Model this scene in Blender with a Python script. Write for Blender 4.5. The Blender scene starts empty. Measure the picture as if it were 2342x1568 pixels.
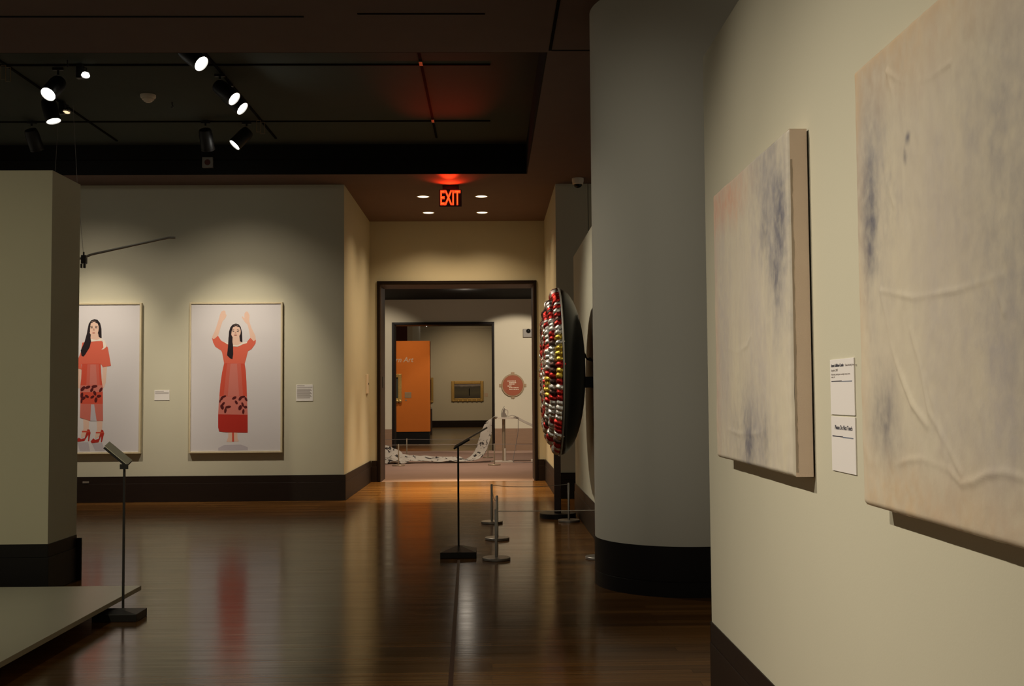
import bpy, bmesh, math, random
from mathutils import Vector, Matrix, noise
random.seed(7)
PI = math.pi
sc = bpy.context.scene
COL = sc.collection

# ------------------------------------------------------------------ camera
cam_d = bpy.data.cameras.new('camera')
cam = bpy.data.objects.new('camera', cam_d)
COL.objects.link(cam)
F_PX, YAW, PITCH, ROLL = 2500.9, 0.0201848, 0.0486731, -0.0073310
cam_d.sensor_width = 36.0
cam_d.lens = 36.0 * F_PX / 2342.0
cam_d.clip_start, cam_d.clip_end = 0.05, 200
fw = Vector((math.sin(YAW) * math.cos(PITCH), math.cos(YAW) * math.cos(PITCH), math.sin(PITCH)))
rt = Vector((math.cos(YAW), -math.sin(YAW), 0))
up = rt.cross(fw)
r2 = math.cos(ROLL) * rt + math.sin(ROLL) * up
u2 = -math.sin(ROLL) * rt + math.cos(ROLL) * up
m3 = Matrix((r2, u2, -fw)).transposed()
cam.matrix_world = Matrix.Translation((0, 0, 1.3)) @ m3.to_4x4()
sc.camera = cam

# ------------------------------------------------------------------ view, world
sc.view_settings.view_transform = 'Standard'
sc.view_settings.look = 'None'
sc.view_settings.gamma = 1.0
sc.view_settings.exposure = 0.0
sc.view_settings.use_curve_mapping = False
sc.cycles.use_denoising = True
sc.cycles.max_bounces = 8
sc.cycles.diffuse_bounces = 4
sc.cycles.glossy_bounces = 4
sc.cycles.sample_clamp_indirect = 3.0
sc.cycles.caustics_reflective = False
sc.cycles.caustics_refractive = False
world = bpy.data.worlds.new('world')
sc.world = world
world.use_nodes = True
world.node_tree.nodes['Background'].inputs['Color'].default_value = (1.0, 0.87, 0.66, 1)
world.node_tree.nodes['Background'].inputs['Strength'].default_value = 0.16

# ------------------------------------------------------------------ lights whose lamps are out of view or recessed, plus added fill
WARM = (1.0, 0.87, 0.70)
def aim(o, d):
    o.rotation_euler = Vector(d).to_track_quat('-Z', 'Y').to_euler()
def spot(name, loc, target, power, angle=50, blend=1.0, radius=0.05, color=WARM, parent=None):
    l = bpy.data.lights.new(name, 'SPOT')
    l.energy, l.spot_size, l.spot_blend, l.shadow_soft_size, l.color = power, math.radians(angle), blend, radius, color
    o = bpy.data.objects.new(name, l); COL.objects.link(o)
    aim(o, Vector(target) - Vector(loc))
    o.location = loc
    return o
def point(name, loc, power, radius=0.1, color=WARM):
    l = bpy.data.lights.new(name, 'POINT'); l.energy, l.shadow_soft_size, l.color = power, radius, color
    o = bpy.data.objects.new(name, l); COL.objects.link(o); o.location = loc
    return o
def area(name, loc, target, power, sx, sy, color=WARM):
    l = bpy.data.lights.new(name, 'AREA'); l.shape = 'RECTANGLE'; l.size, l.size_y = sx, sy; l.energy, l.color = power, color
    o = bpy.data.objects.new(name, l); COL.objects.link(o); o.location = loc
    aim(o, Vector(target) - Vector(loc))
    return o
# track spots beside the camera, over the hall, aimed at the two canvases on the near partition
spot('unseen_beam', (-2.50, 3.75, 3.93), (0.95, 3.65, 0.55), 430, 60, 1.0, 0.035)
spot('unseen_beam', (-2.50, 2.05, 3.93), (0.95, 2.05, 0.55), 400, 64, 1.0, 0.035)
# unseen fill lamps, added to brighten the left partition, platform and column
spot('unseen_beam', (-3.6, -0.5, 3.93), (-3.7, 7.0, 0.8), 430, 42, 1.0, 0.06, (1.0, 0.88, 0.58))
spot('unseen_beam', (-2.5, 1.0, 3.93), (0.95, 7.2, 1.9), 270, 32, 1.0, 0.06, (1.0, 0.93, 0.78))
# rooms beyond the doorway
spot('gallery_beam', (1.2, 22.6, 3.6), (0.62, 26.4, 1.45), 480, 50, 0.25, 0.05)
spot('gallery_beam', (-2.9, 22.6, 3.6), (-2.9, 26.4, 1.6), 300, 56, 0.5, 0.05)
spot('gallery_beam', (-0.4, 20.2, 3.6), (-0.5, 21.6, 0.0), 330, 110, 1.0, 0.05, (1.0, 0.80, 0.64))
spot('gallery_beam', (-1.0, 18.6, 3.6), (-0.9, 19.2, 0.0), 200, 110, 1.0, 0.05, (1.0, 0.80, 0.64))
spot('gallery_beam', (-0.9, 24.2, 3.6), (-0.9, 24.6, 0.0), 160, 110, 1.0, 0.05, (1.0, 0.80, 0.64))
spot('gallery_beam', (-1.0, 42.4, 4.2), (-1.0, 46.6, 1.5), 250, 80, 1.0, 0.06, (1.0, 0.76, 0.48))
spot('gallery_beam', (-2.3, 27.9, 4.2), (-2.2, 30.3, 1.7), 215, 70, 1.0, 0.06, (1.0, 0.80, 0.55))
spot('gallery_beam', (-0.8, 35.0, 4.2), (-0.8, 35.0, 0), 160, 120, 1.0, 0.2)
point('gallery_glow', (-0.55, 24.0, 3.50), 7, 0.12)

# ------------------------------------------------------------------ materials
def mat(name, col, rough=0.6, metal=0.0, var=0.0, vscale=8.0, bump=0.0, bscale=60.0, spec=0.5, emit=None, estr=0.0, coat=0.0, stretch=(1, 1, 1), alpha=1.0):
    m = bpy.data.materials.new(name); m.use_nodes = True
    nt = m.node_tree; b = nt.nodes['Principled BSDF']
    b.inputs['Base Color'].default_value = (*col, 1)
    b.inputs['Roughness'].default_value = rough
    b.inputs['Metallic'].default_value = metal
    b.inputs['Specular IOR Level'].default_value = spec
    b.inputs['Coat Weight'].default_value = coat
    b.inputs['Alpha'].default_value = alpha
    if emit:
        b.inputs['Emission Color'].default_value = (*emit, 1)
        b.inputs['Emission Strength'].default_value = estr
    tc = nt.nodes.new('ShaderNodeTexCoord'); mp = nt.nodes.new('ShaderNodeMapping')
    mp.inputs['Scale'].default_value = stretch
    nt.links.new(tc.outputs['Object'], mp.inputs['Vector'])
    if var > 0:
        n = nt.nodes.new('ShaderNodeTexNoise'); n.inputs['Scale'].default_value = vscale; n.inputs['Detail'].default_value = 4
        nt.links.new(mp.outputs['Vector'], n.inputs['Vector'])
        mx = nt.nodes.new('ShaderNodeMix'); mx.data_type = 'RGBA'
        mx.inputs[6].default_value = (*[c * (1 - var) for c in col], 1)
        mx.inputs[7].default_value = (*[min(1, c * (1 + var)) for c in col], 1)
        nt.links.new(n.outputs['Fac'], mx.inputs[0]); nt.links.new(mx.outputs[2], b.inputs['Base Color'])
    if bump > 0:
        n2 = nt.nodes.new('ShaderNodeTexNoise'); n2.inputs['Scale'].default_value = bscale; n2.inputs['Detail'].default_value = 3
        nt.links.new(mp.outputs['Vector'], n2.inputs['Vector'])
        bp = nt.nodes.new('ShaderNodeBump'); bp.inputs['Strength'].default_value = bump; bp.inputs['Distance'].default_value = 0.01
        nt.links.new(n2.outputs['Fac'], bp.inputs['Height']); nt.links.new(bp.outputs['Normal'], b.inputs['Normal'])
    return m

M = {}
M['wall'] = mat('cream_wall_paint', (0.56, 0.545, 0.425), 0.75, var=0.02, vscale=3, bump=0.03, bscale=150, spec=0.25)
M['wall_c'] = mat('column_paint', (0.58, 0.57, 0.49), 0.7, var=0.02, vscale=3, spec=0.25)
M['wall_far'] = mat('gallery_wall_paint', (0.62, 0.56, 0.43), 0.75, var=0.02, vscale=3, spec=0.25)
M['soffit'] = mat('brown_ceiling_paint', (0.155, 0.108, 0.094), 0.85, var=0.06, vscale=5, spec=0.2)
M['coffer'] = mat('dark_coffer_paint', (0.062, 0.074, 0.064), 0.9, var=0.05, vscale=5, spec=0.15)
M['black_paint'] = mat('black_paint', (0.010, 0.009, 0.008), 0.85, spec=0.15)
M['slot'] = mat('dark_slot', (0.010, 0.009, 0.008), 0.9, spec=0.03)
M['base'] = mat('dark_stained_baseboard', (0.017, 0.010, 0.007), 0.5, var=0.25, vscale=6, stretch=(1, 1, 12), spec=0.2)
M['base_black'] = mat('black_rubber_base', (0.007, 0.006, 0.006), 0.5, var=0.1, spec=0.2)
M['base_far'] = mat('brown_gallery_baseboard', (0.27, 0.165, 0.10), 0.5, var=0.15, vscale=6, stretch=(1, 1, 10))
M['frame_dark'] = mat('dark_door_frame', (0.010, 0.0055, 0.004), 0.5, var=0.2, vscale=8, spec=0.15)
M['jamb'] = mat('brown_jamb', (0.075, 0.05, 0.036), 0.55, var=0.1, spec=0.3)
M['black_metal'] = mat('black_powder_coat', (0.012, 0.011, 0.011), 0.45, spec=0.4)
M['black_gloss'] = mat('black_gloss_shell', (0.006, 0.006, 0.0055), 0.3, var=0.2, vscale=5, spec=0.28)
M['steel'] = mat('brushed_steel', (0.36, 0.34, 0.31), 0.42, 0.85, var=0.08, vscale=30)
M['cord'] = mat('grey_cord', (0.22, 0.20, 0.18), 0.6)
M['cord_lt'] = mat('pale_cord', (0.45, 0.42, 0.36), 0.6)
M['white_lam'] = mat('white_laminate', (0.70, 0.70, 0.60), 0.35, var=0.03, vscale=4)
M['slab_edge'] = mat('slab_edge_band', (0.40, 0.35, 0.24), 0.5)
M['pale_wood'] = mat('pale_wood_frame', (0.62, 0.54, 0.36), 0.5, var=0.12, vscale=10, stretch=(6, 6, 1))
M['paper'] = mat('photo_paper', (0.66, 0.645, 0.665), 0.45, spec=0.3)
M['label'] = mat('white_label_card', (0.76, 0.74, 0.72), 0.6)
M['ink'] = mat('dark_ink', (0.05, 0.05, 0.07), 0.7)
M['ink_grey'] = mat('grey_ink', (0.36, 0.33, 0.31), 0.7)
M['ink_blue'] = mat('blue_grey_ink', (0.17, 0.20, 0.26), 0.7)
M['plastic'] = mat('white_plastic', (0.74, 0.66, 0.54), 0.5)
M['grey_plastic'] = mat('grey_plastic', (0.20, 0.175, 0.145), 0.5)
M['lens'] = mat('lit_lamp_lens', (0.9, 0.9, 0.85), 0.3, emit=(1.0, 0.97, 0.86), estr=22)
M['lens_dim'] = mat('dim_lamp_lens', (0.9, 0.8, 0.6), 0.3, emit=(1.0, 0.72, 0.42), estr=1.2)
M['down'] = mat('lit_downlight_lens', (0.9, 0.85, 0.7), 0.3, emit=(1.0, 0.86, 0.62), estr=2.0)
M['exit'] = mat('lit_exit_letters', (0.8, 0.1, 0.03), 0.4, emit=(1.0, 0.05, 0.01), estr=1.5)
M['exit_core'] = mat('lit_exit_tube', (0.9, 0.4, 0.1), 0.4, emit=(1.0, 0.36, 0.04), estr=1.15)
M['orange'] = mat('orange_wall_paint', (0.62, 0.17, 0.025), 0.75, var=0.03, spec=0.2)
M['letter'] = mat('pale_lettering', (0.62, 0.45, 0.33), 0.7)
M['gold'] = mat('gilt_frame', (0.52, 0.33, 0.10), 0.4, 0.55, var=0.3, vscale=40, bump=0.4, bscale=60)
M['maroon'] = mat('maroon_soffit', (0.075, 0.016, 0.01), 0.8)
M['rust'] = mat('rust_sign_face', (0.33, 0.075, 0.025), 0.55, var=0.05)
M['bronze'] = mat('bronze_sign_rim', (0.34, 0.23, 0.13), 0.5, 0.3, var=0.15)
M['sign_txt'] = mat('cream_sign_text', (0.75, 0.62, 0.48), 0.7)
M['white_paint'] = mat('white_painted_metal', (0.62, 0.57, 0.47), 0.45)
M['tube'] = mat('dull_steel_tube', (0.45, 0.37, 0.26), 0.4, 0.6)
M['maroon_dark'] = M['maroon']
M['strip'] = mat('dark_floor_strip', (0.045, 0.018, 0.012), 0.4)
M['glassy'] = mat('grey_acrylic', (0.16, 0.13, 0.10), 0.3)
M['dark_wood'] = mat('dark_pedestal_wood', (0.05, 0.025, 0.018), 0.5)

def carpet_mat():
    m = mat('pinkish_grey_carpet', (0.33, 0.22, 0.165), 0.95, var=0.10, vscale=1.3, spec=0.1, bump=0.25, bscale=400)
    return m
M['carpet'] = carpet_mat()

def wood_floor(name, c1, c2, rough, row=0.075, width=1.5):
    m = bpy.data.materials.new(name); m.use_nodes = True
    nt = m.node_tree; N = nt.nodes; L = nt.links; b = N['Principled BSDF']
    tc = N.new('ShaderNodeTexCoord')
    br = N.new('ShaderNodeTexBrick')
    br.offset, br.offset_frequency, br.squash = 0.37, 3, 1.0
    br.inputs['Color1'].default_value = (*c1, 1); br.inputs['Color2'].default_value = (*c2, 1)
    br.inputs['Mortar'].default_value = (*[c * 0.45 for c in c1], 1)
    br.inputs['Scale'].default_value = 1.0
    br.inputs['Mortar Size'].default_value = 0.0011
    br.inputs['Brick Width'].default_value = width
    br.inputs['Row Height'].default_value = row
    L.new(tc.outputs['Object'], br.inputs['Vector'])
    mp = N.new('ShaderNodeMapping'); mp.inputs['Scale'].default_value = (1.1, 42, 1)
    L.new(tc.outputs['Object'], mp.inputs['Vector'])
    n = N.new('ShaderNodeTexNoise'); n.inputs['Scale'].default_value = 1.0; n.inputs['Detail'].default_value = 5
    L.new(mp.outputs['Vector'], n.inputs['Vector'])
    mx = N.new('ShaderNodeMix'); mx.data_type = 'RGBA'; mx.blend_type = 'MULTIPLY'
    rp = N.new('ShaderNodeValToRGB')
    rp.color_ramp.elements[0].position = 0.3; rp.color_ramp.elements[0].color = (0.6, 0.56, 0.5, 1)
    rp.color_ramp.elements[1].position = 0.7; rp.color_ramp.elements[1].color = (1.12, 1.1, 1.05, 1)
    L.new(n.outputs['Fac'], rp.inputs['Fac'])
    mx.inputs[0].default_value = 0.8
    L.new(br.outputs['Color'], mx.inputs[6]); L.new(rp.outputs['Color'], mx.inputs[7])
    L.new(mx.outputs[2], b.inputs['Base Color'])
    mp2 = N.new('ShaderNodeMapping'); mp2.inputs['Scale'].default_value = (0.7, 9, 1)
    L.new(tc.outputs['Object'], mp2.inputs['Vector'])
    n2 = N.new('ShaderNodeTexNoise'); n2.inputs['Scale'].default_value = 1.0; n2.inputs['Detail'].default_value = 3
    L.new(mp2.outputs['Vector'], n2.inputs['Vector'])
    mr = N.new('ShaderNodeMapRange'); mr.inputs['To Min'].default_value = rough - 0.05; mr.inputs['To Max'].default_value = rough + 0.07
    L.new(n2.outputs['Fac'], mr.inputs['Value']); L.new(mr.outputs['Result'], b.inputs['Roughness'])
    bp = N.new('ShaderNodeBump'); bp.inputs['Strength'].default_value = 0.16; bp.inputs['Distance'].default_value = 0.002
    L.new(n.outputs['Fac'], bp.inputs['Height']); L.new(bp.outputs['Normal'], b.inputs['Normal'])
    ms = N.new('ShaderNodeMapRange'); ms.inputs['From Min'].default_value = 0.3; ms.inputs['From Max'].default_value = 0.7; ms.inputs['To Min'].default_value = 0.08; ms.inputs['To Max'].default_value = 0.30
    L.new(n.outputs['Fac'], ms.inputs['Value']); L.new(ms.outputs['Result'], b.inputs['Specular IOR Level'])
    return m
M['wood'] = wood_floor('hall_wood_floor', (0.110, 0.049, 0.0125), (0.225, 0.108, 0.030), 0.15)
M['wood_far'] = wood_floor('far_wood_floor', (0.24, 0.15, 0.07), (0.28, 0.18, 0.09), 0.2)

def paint_mat(name, base, base2, blobs, streak=(1, 3.4, 1.1), edge=None):
    """mottled canvas paint; blobs = (y, z, ry, rz, colour, strength) in the canvas's own metres"""
    m = bpy.data.materials.new(name); m.use_nodes = True
    nt = m.node_tree; N = nt.nodes; L = nt.links; b = N['Principled BSDF']
    b.inputs['Roughness'].default_value = 0.48; b.inputs['Specular IOR Level'].default_value = 0.35
    tc = N.new('ShaderNodeTexCoord')
    mp = N.new('ShaderNodeMapping'); mp.inputs['Scale'].default_value = streak
    L.new(tc.outputs['Object'], mp.inputs['Vector'])
    n = N.new('ShaderNodeTexNoise'); n.inputs['Scale'].default_value = 2.2; n.inputs['Detail'].default_value = 6; n.inputs['Roughness'].default_value = 0.62
    L.new(mp.outputs['Vector'], n.inputs['Vector'])
    rp = N.new('ShaderNodeValToRGB')
    rp.color_ramp.elements[0].position = 0.34; rp.color_ramp.elements[0].color = (*base2, 1)
    rp.color_ramp.elements[1].position = 0.62; rp.color_ramp.elements[1].color = (*base, 1)
    L.new(n.outputs['Fac'], rp.inputs['Fac'])
    out = rp.outputs['Color']
    mq = N.new('ShaderNodeMapping'); mq.inputs['Scale'].default_value = (1, 1.7, 1)
    L.new(tc.outputs['Object'], mq.inputs['Vector'])
    nd = N.new('ShaderNodeTexNoise'); nd.inputs['Scale'].default_value = 7; nd.inputs['Detail'].default_value = 6; nd.inputs['Roughness'].default_value = 0.65
    L.new(mq.outputs['Vector'], nd.inputs['Vector'])
    nf = N.new('ShaderNodeTexNoise'); nf.inputs['Scale'].default_value = 28; nf.inputs['Detail'].default_value = 6
    L.new(tc.outputs['Object'], nf.inputs['Vector'])
    for (y, z, ry, rz, colr, s) in blobs:
        ry, rz = ry * (1.9 if colr is BLUE else 1.3), rz * 1.15
        s1 = N.new('ShaderNodeVectorMath'); s1.operation = 'SUBTRACT'; s1.inputs[1].default_value = (0, y, z)
        L.new(tc.outputs['Object'], s1.inputs[0])
        s2 = N.new('ShaderNodeVectorMath'); s2.operation = 'MULTIPLY'; s2.inputs[1].default_value = (0, 1 / ry, 1 / rz)
        L.new(s1.outputs[0], s2.inputs[0])
        ln = N.new('ShaderNodeVectorMath'); ln.operation = 'LENGTH'; L.new(s2.outputs[0], ln.inputs[0])
        ad = N.new('ShaderNodeMath'); ad.operation = 'MULTIPLY_ADD'; ad.inputs[1].default_value = 1.9; 
        L.new(nd.outputs['Fac'], ad.inputs[0]); L.new(ln.outputs['Value'], ad.inputs[2])
        mr = N.new('ShaderNodeMapRange'); mr.interpolation_type = 'SMOOTHSTEP'
        mr.inputs['From Min'].default_value = 2.5; mr.inputs['From Max'].default_value = 0.55
        mr.inputs['To Min'].default_value = 0; mr.inputs['To Max'].default_value = s
        L.new(ad.outputs[0], mr.inputs['Value'])
        mu = N.new('ShaderNodeMath'); mu.operation = 'MULTIPLY'
        m2 = N.new('ShaderNodeMapRange'); m2.inputs['From Min'].default_value = 0.3; m2.inputs['From Max'].default_value = 0.65; m2.inputs['To Min'].default_value = 0.45
        L.new(nf.outputs['Fac'], m2.inputs['Value'])
        L.new(mr.outputs['Result'], mu.inputs[0]); L.new(m2.outputs['Result'], mu.inputs[1])
        mx = N.new('ShaderNodeMix'); mx.data_type = 'RGBA'
        mx.inputs[7].default_value = (*colr, 1)
        L.new(mu.outputs[0], mx.inputs[0]); L.new(out, mx.inputs[6]); out = mx.outputs[2]
    L.new(out, b.inputs['Base Color'])
    bp = N.new('ShaderNodeBump'); bp.inputs['Strength'].default_value = 0.35; bp.inputs['Distance'].default_value = 0.004
    L.new(nf.outputs['Fac'], bp.inputs['Height']); L.new(bp.outputs['Normal'], b.inputs['Normal'])
    return m

# ------------------------------------------------------------------ object helpers
def origin(o):
    v = Vector((0, 0, 0))
    while o is not None:
        v = v + o.location; o = o.parent
    return v
def tag(o, label=None, cat=None, group=None, kind=None):
    if label: o['label'] = label
    if cat: o['category'] = cat
    if group: o['group'] = group
    if kind: o['kind'] = kind
    return o
def thing(name, label, cat, loc, group=None):
    o = bpy.data.objects.new(name, None); COL.objects.link(o)
    o.location = loc; o.empty_display_size = 0.1
    return tag(o, label, cat, group)
def obj(name, bm, mats, parent=None, smooth=False, loc=None, label=None):
    """link the bmesh (world coordinates) as ONE mesh object under its parent"""
    me = bpy.data.meshes.new(name)
    if not isinstance(mats, (list, tuple)): mats = [mats]
    off = origin(parent) if parent else Vector(loc or (0, 0, 0))
    bmesh.ops.translate(bm, verts=bm.verts, vec=-off)
    bmesh.ops.recalc_face_normals(bm, faces=bm.faces)
    bm.to_mesh(me); bm.free()
    for x in mats: me.materials.append(M[x] if isinstance(x, str) else x)
    if smooth:
        for p in me.polygons: p.use_smooth = True
        try: me.set_sharp_from_angle(angle=math.radians(38))
        except Exception: pass
    o = bpy.data.objects.new(name, me); COL.objects.link(o)
    if parent: o.parent = parent
    elif loc: o.location = loc
    if label: o['label'] = label
    return o
def struct(name, bm, mats, smooth=False, label=None):
    o = obj(name, bm, mats, None, smooth); o['kind'] = 'structure'
    if label: o['label'] = label
    return o
def BM(): return bmesh.new()
def box(bm, x0, x1, y0, y1, z0, z1, bev=0.0, mi=0):
    vs = [bm.verts.new((x, y, z)) for z in (z0, z1) for y in (y0, y1) for x in (x0, x1)]
    fs = [bm.faces.new([vs[i] for i in q]) for q in ((0, 2, 3, 1), (4, 5, 7, 6), (0, 1, 5, 4), (2, 6, 7, 3), (0, 4, 6, 2), (1, 3, 7, 5))]
    for f in fs: f.material_index = mi
    if bev > 0:
        es = list({e for f in fs for e in f.edges})
        bmesh.ops.bevel(bm, geom=es, offset=bev, segments=2, affect='EDGES', profile=0.5)
    return vs
def basis(d):
    d = Vector(d).normalized()
    a = Vector((0, 0, 1)) if abs(d.z) < 0.95 else Vector((1, 0, 0))
    u = d.cross(a).normalized(); v = d.cross(u).normalized()
    return d, u, v
def rev(bm, p, d, prof, n=24, mi=0, cap0=True, cap1=True):
    """surface of revolution about axis d from p; prof = [(dist, radius)]"""
    d, u, v = basis(d); p = Vector(p); rings = []
    for (t, r) in prof:
        rings.append([bm.verts.new(p + d * t + (u * math.cos(2 * PI * k / n) + v * math.sin(2 * PI * k / n)) * max(r, 1e-5)) for k in range(n)])
    for a, b in zip(rings, rings[1:]):
        for k in range(n):
            f = bm.faces.new((a[k], a[(k + 1) % n], b[(k + 1) % n], b[k])); f.material_index = mi
    if cap0: bm.faces.new(rings[0][::-1]).material_index = mi
    if cap1: bm.faces.new(rings[-1]).material_index = mi
def cyl(bm, p0, p1, r0, r1=None, n=20, mi=0):
    p0, p1 = Vector(p0), Vector(p1)
    rev(bm, p0, p1 - p0, [(0, r0), ((p1 - p0).length, r0 if r1 is None else r1)], n, mi)
def tube(bm, pts, r, n=8, mi=0):
    pts = [Vector(p) for p in pts]; rings = []
    pu = None
    for i, p in enumerate(pts):
        d = (pts[min(i + 1, len(pts) - 1)] - pts[max(i - 1, 0)]).normalized()
        if pu is None: _, u, v = basis(d)
        else:
            u = (pu - d * pu.dot(d)).normalized(); v = d.cross(u).normalized()
        pu = u
        rr = r[i] if isinstance(r, (list, tuple)) else r
        rings.append([bm.verts.new(p + (u * math.cos(2 * PI * k / n) + v * math.sin(2 * PI * k / n)) * rr) for k in range(n)])
    for a, b in zip(rings, rings[1:]):
        for k in range(n): bm.faces.new((a[k], a[(k + 1) % n], b[(k + 1) % n], b[k])).material_index = mi
    bm.faces.new(rings[0][::-1]); bm.faces.new(rings[-1])
def prism(bm, pts, depth, mi=0):
    """pts: world-space coplanar outline; depth: extrusion vector"""
    dv = Vector(depth)
    a = [bm.verts.new(Vector(p)) for p in pts]; b = [bm.verts.new(Vector(p) + dv) for p in pts]
    n = len(a)
    bm.faces.new(a[::-1]).material_index = mi; bm.faces.new(b).material_index = mi
    for k in range(n): bm.faces.new((a[k], a[(k + 1) % n], b[(k + 1) % n], b[k])).material_index = mi
def spline(pts, n=8):
    pts = [Vector(p) for p in pts]; out = []
    for i in range(len(pts) - 1):
        p0 = pts[max(i - 1, 0)]; p1 = pts[i]; p2 = pts[i + 1]; p3 = pts[min(i + 2, len(pts) - 1)]
        for k in range(n):
            t = k / n
            out.append(0.5 * ((2 * p1) + (p2 - p0) * t + (2 * p0 - 5 * p1 + 4 * p2 - p3) * t * t + (3 * p1 - p0 - 3 * p2 + p3) * t ** 3))
    out.append(pts[-1]); return out
def text_bm(body, size, depth, ex, ey, pos, fat=0.0, shear=0.0, align='LEFT', spacing=1.0):
    """lettering as a bmesh: ex / ey are the reading and up directions, pos the baseline start"""
    c = bpy.data.curves.new('lettering', 'FONT'); c.body = body; c.size = size; c.extrude = depth; c.offset = fat; c.shear = shear
    c.align_x = align; c.space_character = spacing; c.resolution_u = 3
    o = bpy.data.objects.new('lettering', c); COL.objects.link(o)
    dg = bpy.context.evaluated_depsgraph_get()
    me = bpy.data.meshes.new_from_object(o.evaluated_get(dg))
    bpy.data.objects.remove(o); bpy.data.curves.remove(c)
    bm = BM(); bm.from_mesh(me); bpy.data.meshes.remove(me)
    ex, ey = Vector(ex), Vector(ey); ez = ex.cross(ey)
    for v in bm.verts: v.co = Vector(pos) + ex * v.co.x + ey * v.co.y + ez * v.co.z
    return bm

# ------------------------------------------------------------------ the setting: hall
CZ = 4.03            # ceiling of the hall
KZ = 4.40            # bottom of the coffer
bm = BM(); box(bm, -9, 5, -3, 16.95, -0.1, 0); struct('floor', bm, 'wood')
bm = BM(); box(bm, -6, 5, 16.95, 26.45, -0.1, 0); struct('floor_carpet', bm, 'carpet')
bm = BM(); box(bm, -7, 5, 26.45, 46.7, -0.1, 0); struct('floor_far', bm, 'wood_far')
CX0, CX1, CY0, CY1 = -9.0, 0.472, 8.57, 13.33
bm = BM()
box(bm, -9, 5, -3, CY0, CZ, KZ + 0.3)
box(bm, CX1, 5, CY0, CY1, CZ, KZ + 0.3)
box(bm, -9, 5, CY1, 17.0, CZ, KZ + 0.3)
struct('ceiling', bm, 'soffit')
bm = BM(); box(bm, CX0, CX1, CY0, CY1, KZ, KZ + 0.3); struct('ceiling_coffer', bm, 'coffer')
bm = BM()   # black sides of the coffer
box(bm, CX0, CX1, CY1 - 0.012, CY1, CZ + 0.001, KZ); box(bm, CX1 - 0.012, CX1, CY0, CY1 - 0.012, CZ + 0.001, KZ); box(bm, CX0, CX1 - 0.012, CY0, CY0 + 0.012, CZ + 0.001, KZ)
struct('trim_coffer', bm, 'black_paint')
bm = BM(); box(bm, CX0, CX1 - 0.012, CY1 - 0.022, CY1 - 0.012, 4.205, 4.215); struct('trim_coffer_ledge', bm, 'slot')
for i, (x0, x1, y) in enumerate(((-8, -1.32, 7.745), (-0.93, -0.02, 7.69))):
    bm = BM(); box(bm, x0, x1, y - 0.012, y + 0.012, CZ - 0.004, CZ); struct('trim_%d' % (i + 1), bm, 'slot')
bm = BM(); box(bm, 0.478, 0.502, -3, 8.52, CZ - 0.004, CZ); struct('trim_3', bm, 'slot')
bm = BM(); box(bm, 0.502, 5, 8.51, 8.53, CZ - 0.003, CZ); struct('trim_4', bm, 'slot')

WX = -1.86; RX = 0.855; FY = 13.97; DY = 16.94; DY2 = 17.6
bm = BM(); box(bm, -9, WX, FY, FY + 0.2, 0, CZ); struct('wall_front', bm, 'wall')
bm = BM(); box(bm, WX - 0.2, WX, FY + 0.2, DY, 0, CZ); struct('wall_left', bm, 'wall')
bm = BM(); box(bm, RX, 1.272, FY, FY + 0.2, 0, CZ); box(bm, 1.280, 5, FY + 0.01, FY + 0.2, 0, CZ); struct('wall_pier', bm, 'wall')
bm = BM(); box(bm, RX, RX + 0.2, FY + 0.2, DY, 0, CZ); struct('wall_right', bm, 'wall')
OX0, OX1, OZ = -1.700, 0.684, 3.052
bm = BM()
box(bm, -6, OX0, DY, DY2, 0, CZ); box(bm, OX1, 5, DY, DY2, 0, CZ); box(bm, OX0, OX1, DY, DY2, OZ, CZ)
struct('wall_back', bm, 'wall')
def baseboard(name, boxes, m='base', h=0.325):
    bm = BM()
    for (x0, x1, y0, y1) in boxes:
        box(bm, x0, x1, y0, y1, 0, h - 0.09, 0.003)
        t = 0.004
        box(bm, x0 + t * (abs(x1 - x0) < 0.1), x1 - t * (abs(x1 - x0) < 0.1), y0 + t * (abs(y1 - y0) < 0.1), y1 - t * (abs(y1 - y0) < 0.1), h - 0.0905, h, 0.003)
    return struct(name, bm, m)
P = 0.022
baseboard('baseboard_front', [(-9, WX + P, FY - P, FY)])
baseboard('baseboard_left', [(WX, WX + P, FY, DY)])
baseboard('baseboard_pier', [(RX - P, 5, FY - P, FY)])
baseboard('baseboard_right', [(RX - P, RX, FY, DY)])
baseboard('baseboard_back', [(WX + P, OX0 - 0.045, DY - P, DY), (OX1 + 0.045, RX - P, DY - P, DY)])
# dark frame round the doorway
def doorway(name, x0, x1, z1, y0, y1, fw_, m_face, m_jamb):
    bm = BM()
    box(bm, x0 - fw_, x0, y0 - 0.03, y0, 0, z1 + fw_, 0.004); box(bm, x1, x1 + fw_, y0 - 0.03, y0, 0, z1 + fw_, 0.004)
    box(bm, x0, x1, y0 - 0.03, y0, z1, z1 + fw_, 0.004)
    o = struct(name, bm, m_face)
    bm = BM(); box(bm, x0, x0 + 0.012, y0, y1, 0, z1 - 0.012); box(bm, x1 - 0.012, x1, y0, y1, 0, z1 - 0.012); box(bm, x0, x1, y0, y1, z1 - 0.012, z1)
    j = obj('door_jamb', bm, m_jamb, o)
    return o
d1 = doorway('door_1', OX0, OX1, OZ, DY, DY2, 0.045, 'frame_dark', 'jamb')
bm = BM(); box(bm, OX0 + 0.012, OX0 + 0.018, 17.15, 17.3, 1.45, 1.62, 0.002); obj('lock_plate', bm, 'black_metal', d1)
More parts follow.
